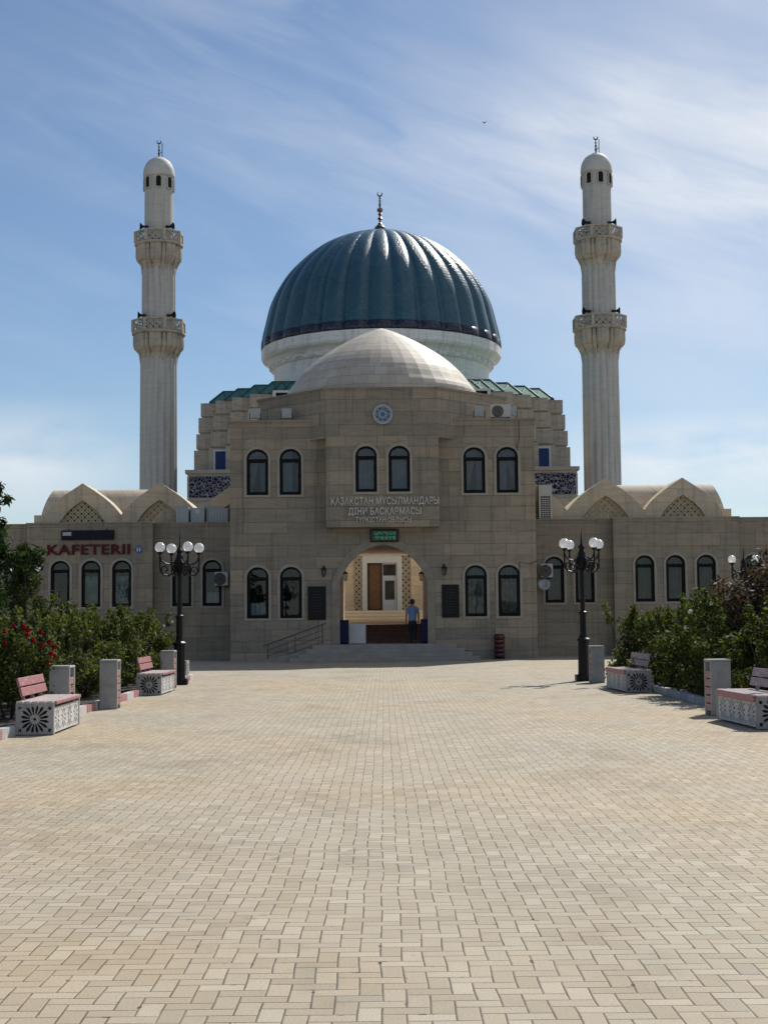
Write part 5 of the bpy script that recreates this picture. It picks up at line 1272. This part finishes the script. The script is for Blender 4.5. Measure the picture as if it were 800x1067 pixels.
tree('broadleaf_tree', 'bright green young tree at the right edge of the photo', (7.75, 28.8, .07), 2.75, .9, .8, 23, LEAFT, 1900, .055, 9)
wb = bush('rose_bush', 'rose bush bearing a few white blossoms at the right end of the left bed', 1.55, .7, 91, LEAFR, NL, .042, GL, [(.5, -.4, 1.5), (.3, -.5, 1.4), (.1, -.6, 1.2)], ROSEW); wb.location = (-5.95, 37.6, .07)
wb = bush('rose_bush', 'rose bush bearing white blossoms among the tall right bushes', 1.9, .75, 92, LEAFR, NL, .042, GR_, [(-.55, -.5, 1.6), (-.2, -.75, 1.75), (-.6, -.3, 1.3)], ROSEW); wb.location = (6.4, 28.1, .07)

# cables on the facade
for pts, lab in (([W(540, 437, YF), W(540.5, 458, YF), W(538, 466, YF), W(538.5, 470, YF)], 'thin dark cable running down from the parapet to a right upper window'),
                 ([W(540, 640, YF), W(541, 585, YF), W(552, 588, YF), W(561, 583, YF)], 'thin dark cable crossing the wall above the right lower windows')):
    tag(MB().tube([(x, YF - .05, z) for x, z in pts], .012, 5).build('wall_cable', IRON, base=(pts[0][0], YF - .05, pts[0][1])), lab, 'cable')
# bird in flight
bx, bz = W(504.5, 128, 60)
bd = thing('flying_bird', 'tiny dark bird flying in the sky right of the dome', 'bird', (bx, 60, bz))
m = MB(); m.sphere((bx, 60, bz), 1, 10, 8, (.05, .13, .045)); m.build('body', PIGEON, bd, True)
for s_ in (-1, 1):
    m = MB(); m.add([(bx, 59.95, bz), (bx + s_ * .1, 59.97, bz + .07), (bx + s_ * .2, 60.06, bz + .1), (bx + s_ * .1, 60.07, bz + .06), (bx, 60.06, bz), (bx, 59.95, bz + .012), (bx + s_ * .1, 59.97, bz + .082), (bx + s_ * .2, 60.06, bz + .104), (bx + s_ * .1, 60.07, bz + .072), (bx, 60.06, bz + .012)], [(0, 1, 2, 3, 4), (9, 8, 7, 6, 5), (0, 5, 6, 1), (1, 6, 7, 2), (2, 7, 8, 3), (3, 8, 9, 4)]); m.build('wing', PIGEON, bd)
bd.scale = (.6, .6, .6)

# ------------------------------------------------------------------ light, sky
EL = R(44); AZ = math.atan2(0.5, 0.87)
sd = bpy.data.lights.new('sun', 'SUN'); sd.energy = 5.0; sd.angle = R(0.53); sd.color = (1, .955, .87)
so = bpy.data.objects.new('sun', sd); COL.objects.link(so)
dirv = Vector((math.sin(AZ) * math.cos(EL), math.cos(AZ) * math.cos(EL), math.sin(EL)))
so.rotation_euler = dirv.to_track_quat('Z', 'Y').to_euler(); so.location = (30, 20, 60)
wd = bpy.data.worlds.new('World'); scene.world = wd; wd.use_nodes = True
nt = wd.node_tree; nt.nodes.clear()
class NW(N):
    def __init__(s, t): s.t = t
n = NW(nt)
sky = n.new('ShaderNodeTexSky', sky_type='NISHITA'); sky.sun_disc = False; sky.sun_elevation = EL; sky.sun_rotation = AZ
sky.altitude = 200; sky.air_density = 1.0; sky.dust_density = 0.25; sky.ozone_density = 3.5
tc = n.new('ShaderNodeTexCoord').outputs['Generated']; o = n.sep(tc)
az = n.math('ARCTAN2', o[0], o[1]); el = n.math('ARCSINE', o[2])
# cirrus: long streaks sloping gently down to the right
a2 = n.math('ADD', n.math('MULTIPLY', az, 3.2), n.math('MULTIPLY', el, 1.2)); e2 = n.math('ADD', n.math('MULTIPLY', el, 11.0), n.math('MULTIPLY', az, 3.4))
wv = n.noise(n.comb(a2, e2), 1.2, 3, 0.5)
st1 = n.noise(n.comb(n.math('ADD', a2, n.math('MULTIPLY', wv, 1.6)), e2, 3.7), 1.5, 7, 0.58)
st2 = n.noise(n.comb(n.math('MULTIPLY', az, 2.0), n.math('MULTIPLY', el, 3.2), 1.3), 2.2, 5, 0.5)
cl = n.math('MULTIPLY', n.mapr(st1, 0.42, 0.78, 0, 1), n.mapr(st2, 0.38, 0.62, 0, 1))
right = n.mapr(az, -0.22, 0.2, 0.12, 1.0)
band = n.math('SUBTRACT', 1.0, n.math('ABSOLUTE', n.math('DIVIDE', n.math('SUBTRACT', n.math('ADD', el, n.math('MULTIPLY', az, 0.22)), 0.335), 0.11)), clamp=True)
soft = n.noise(n.comb(n.math('MULTIPLY', a2, 0.8), n.math('MULTIPLY', e2, 0.5), 6.1), 1.3, 5, 0.5)
cl = n.math('ADD', n.math('MULTIPLY', cl, 0.25), n.math('MULTIPLY', n.math('MULTIPLY', band, right), n.math('ADD', n.mapr(st1, 0.36, 0.72, 0.0, 0.7), n.mapr(soft, 0.35, 0.65, 0.0, 0.4))), clamp=True)
veil = n.math('MULTIPLY', n.math('MULTIPLY', n.mapr(az, -0.02, 0.24, 0.0, 1.0), n.mapr(el, 0.08, 0.2, 0.0, 1.0)), n.mapr(soft, 0.3, 0.66, 0.1, 0.6))
cl = n.math('ADD', cl, veil, clamp=True)
# pale heaps low on both sides
lw = n.math('MULTIPLY', n.math('SUBTRACT', 1.0, n.math('ABSOLUTE', n.math('DIVIDE', n.math('SUBTRACT', el, 0.105), 0.05)), clamp=True), n.mapr(n.noise(n.comb(n.math('MULTIPLY', az, 6.0), n.math('MULTIPLY', el, 18.0), 9.0), 1.3, 6, 0.55), 0.28, 0.5, 0, 1.0))
low = n.math('MULTIPLY', lw, n.math('MAXIMUM', n.mapr(az, 0.1, 0.2, 0.15, 1.0), n.mapr(az, -0.24, -0.17, 0.8, 0.15)))
cl = n.math('MAXIMUM', cl, low)
hz = n.math('MULTIPLY', n.math('POWER', n.math('SUBTRACT', 1.0, n.math('MULTIPLY', n.math('MAXIMUM', el, 0.0), 4.0), clamp=True), 3.0), 0.45)
c = n.mix(n.math('MULTIPLY', hz, 0.6), sky.outputs[0], (6.0, 7.3, 8.6, 1))
c = n.mix(n.math('MULTIPLY', cl, 0.85), c, (9.6, 9.9, 10.3, 1))
bg = n.new('ShaderNodeBackground'); n.put(bg.inputs[0], c); bg.inputs[1].default_value = 0.09
ow = n.new('ShaderNodeOutputWorld'); nt.links.new(bg.outputs[0], ow.inputs[0])
vs_ = scene.view_settings; scene.display_settings.display_device = 'sRGB'
vs_.view_transform = 'Standard'; vs_.look = 'None'; vs_.gamma = 1.0; vs_.use_curve_mapping = False; vs_.exposure = 0.0
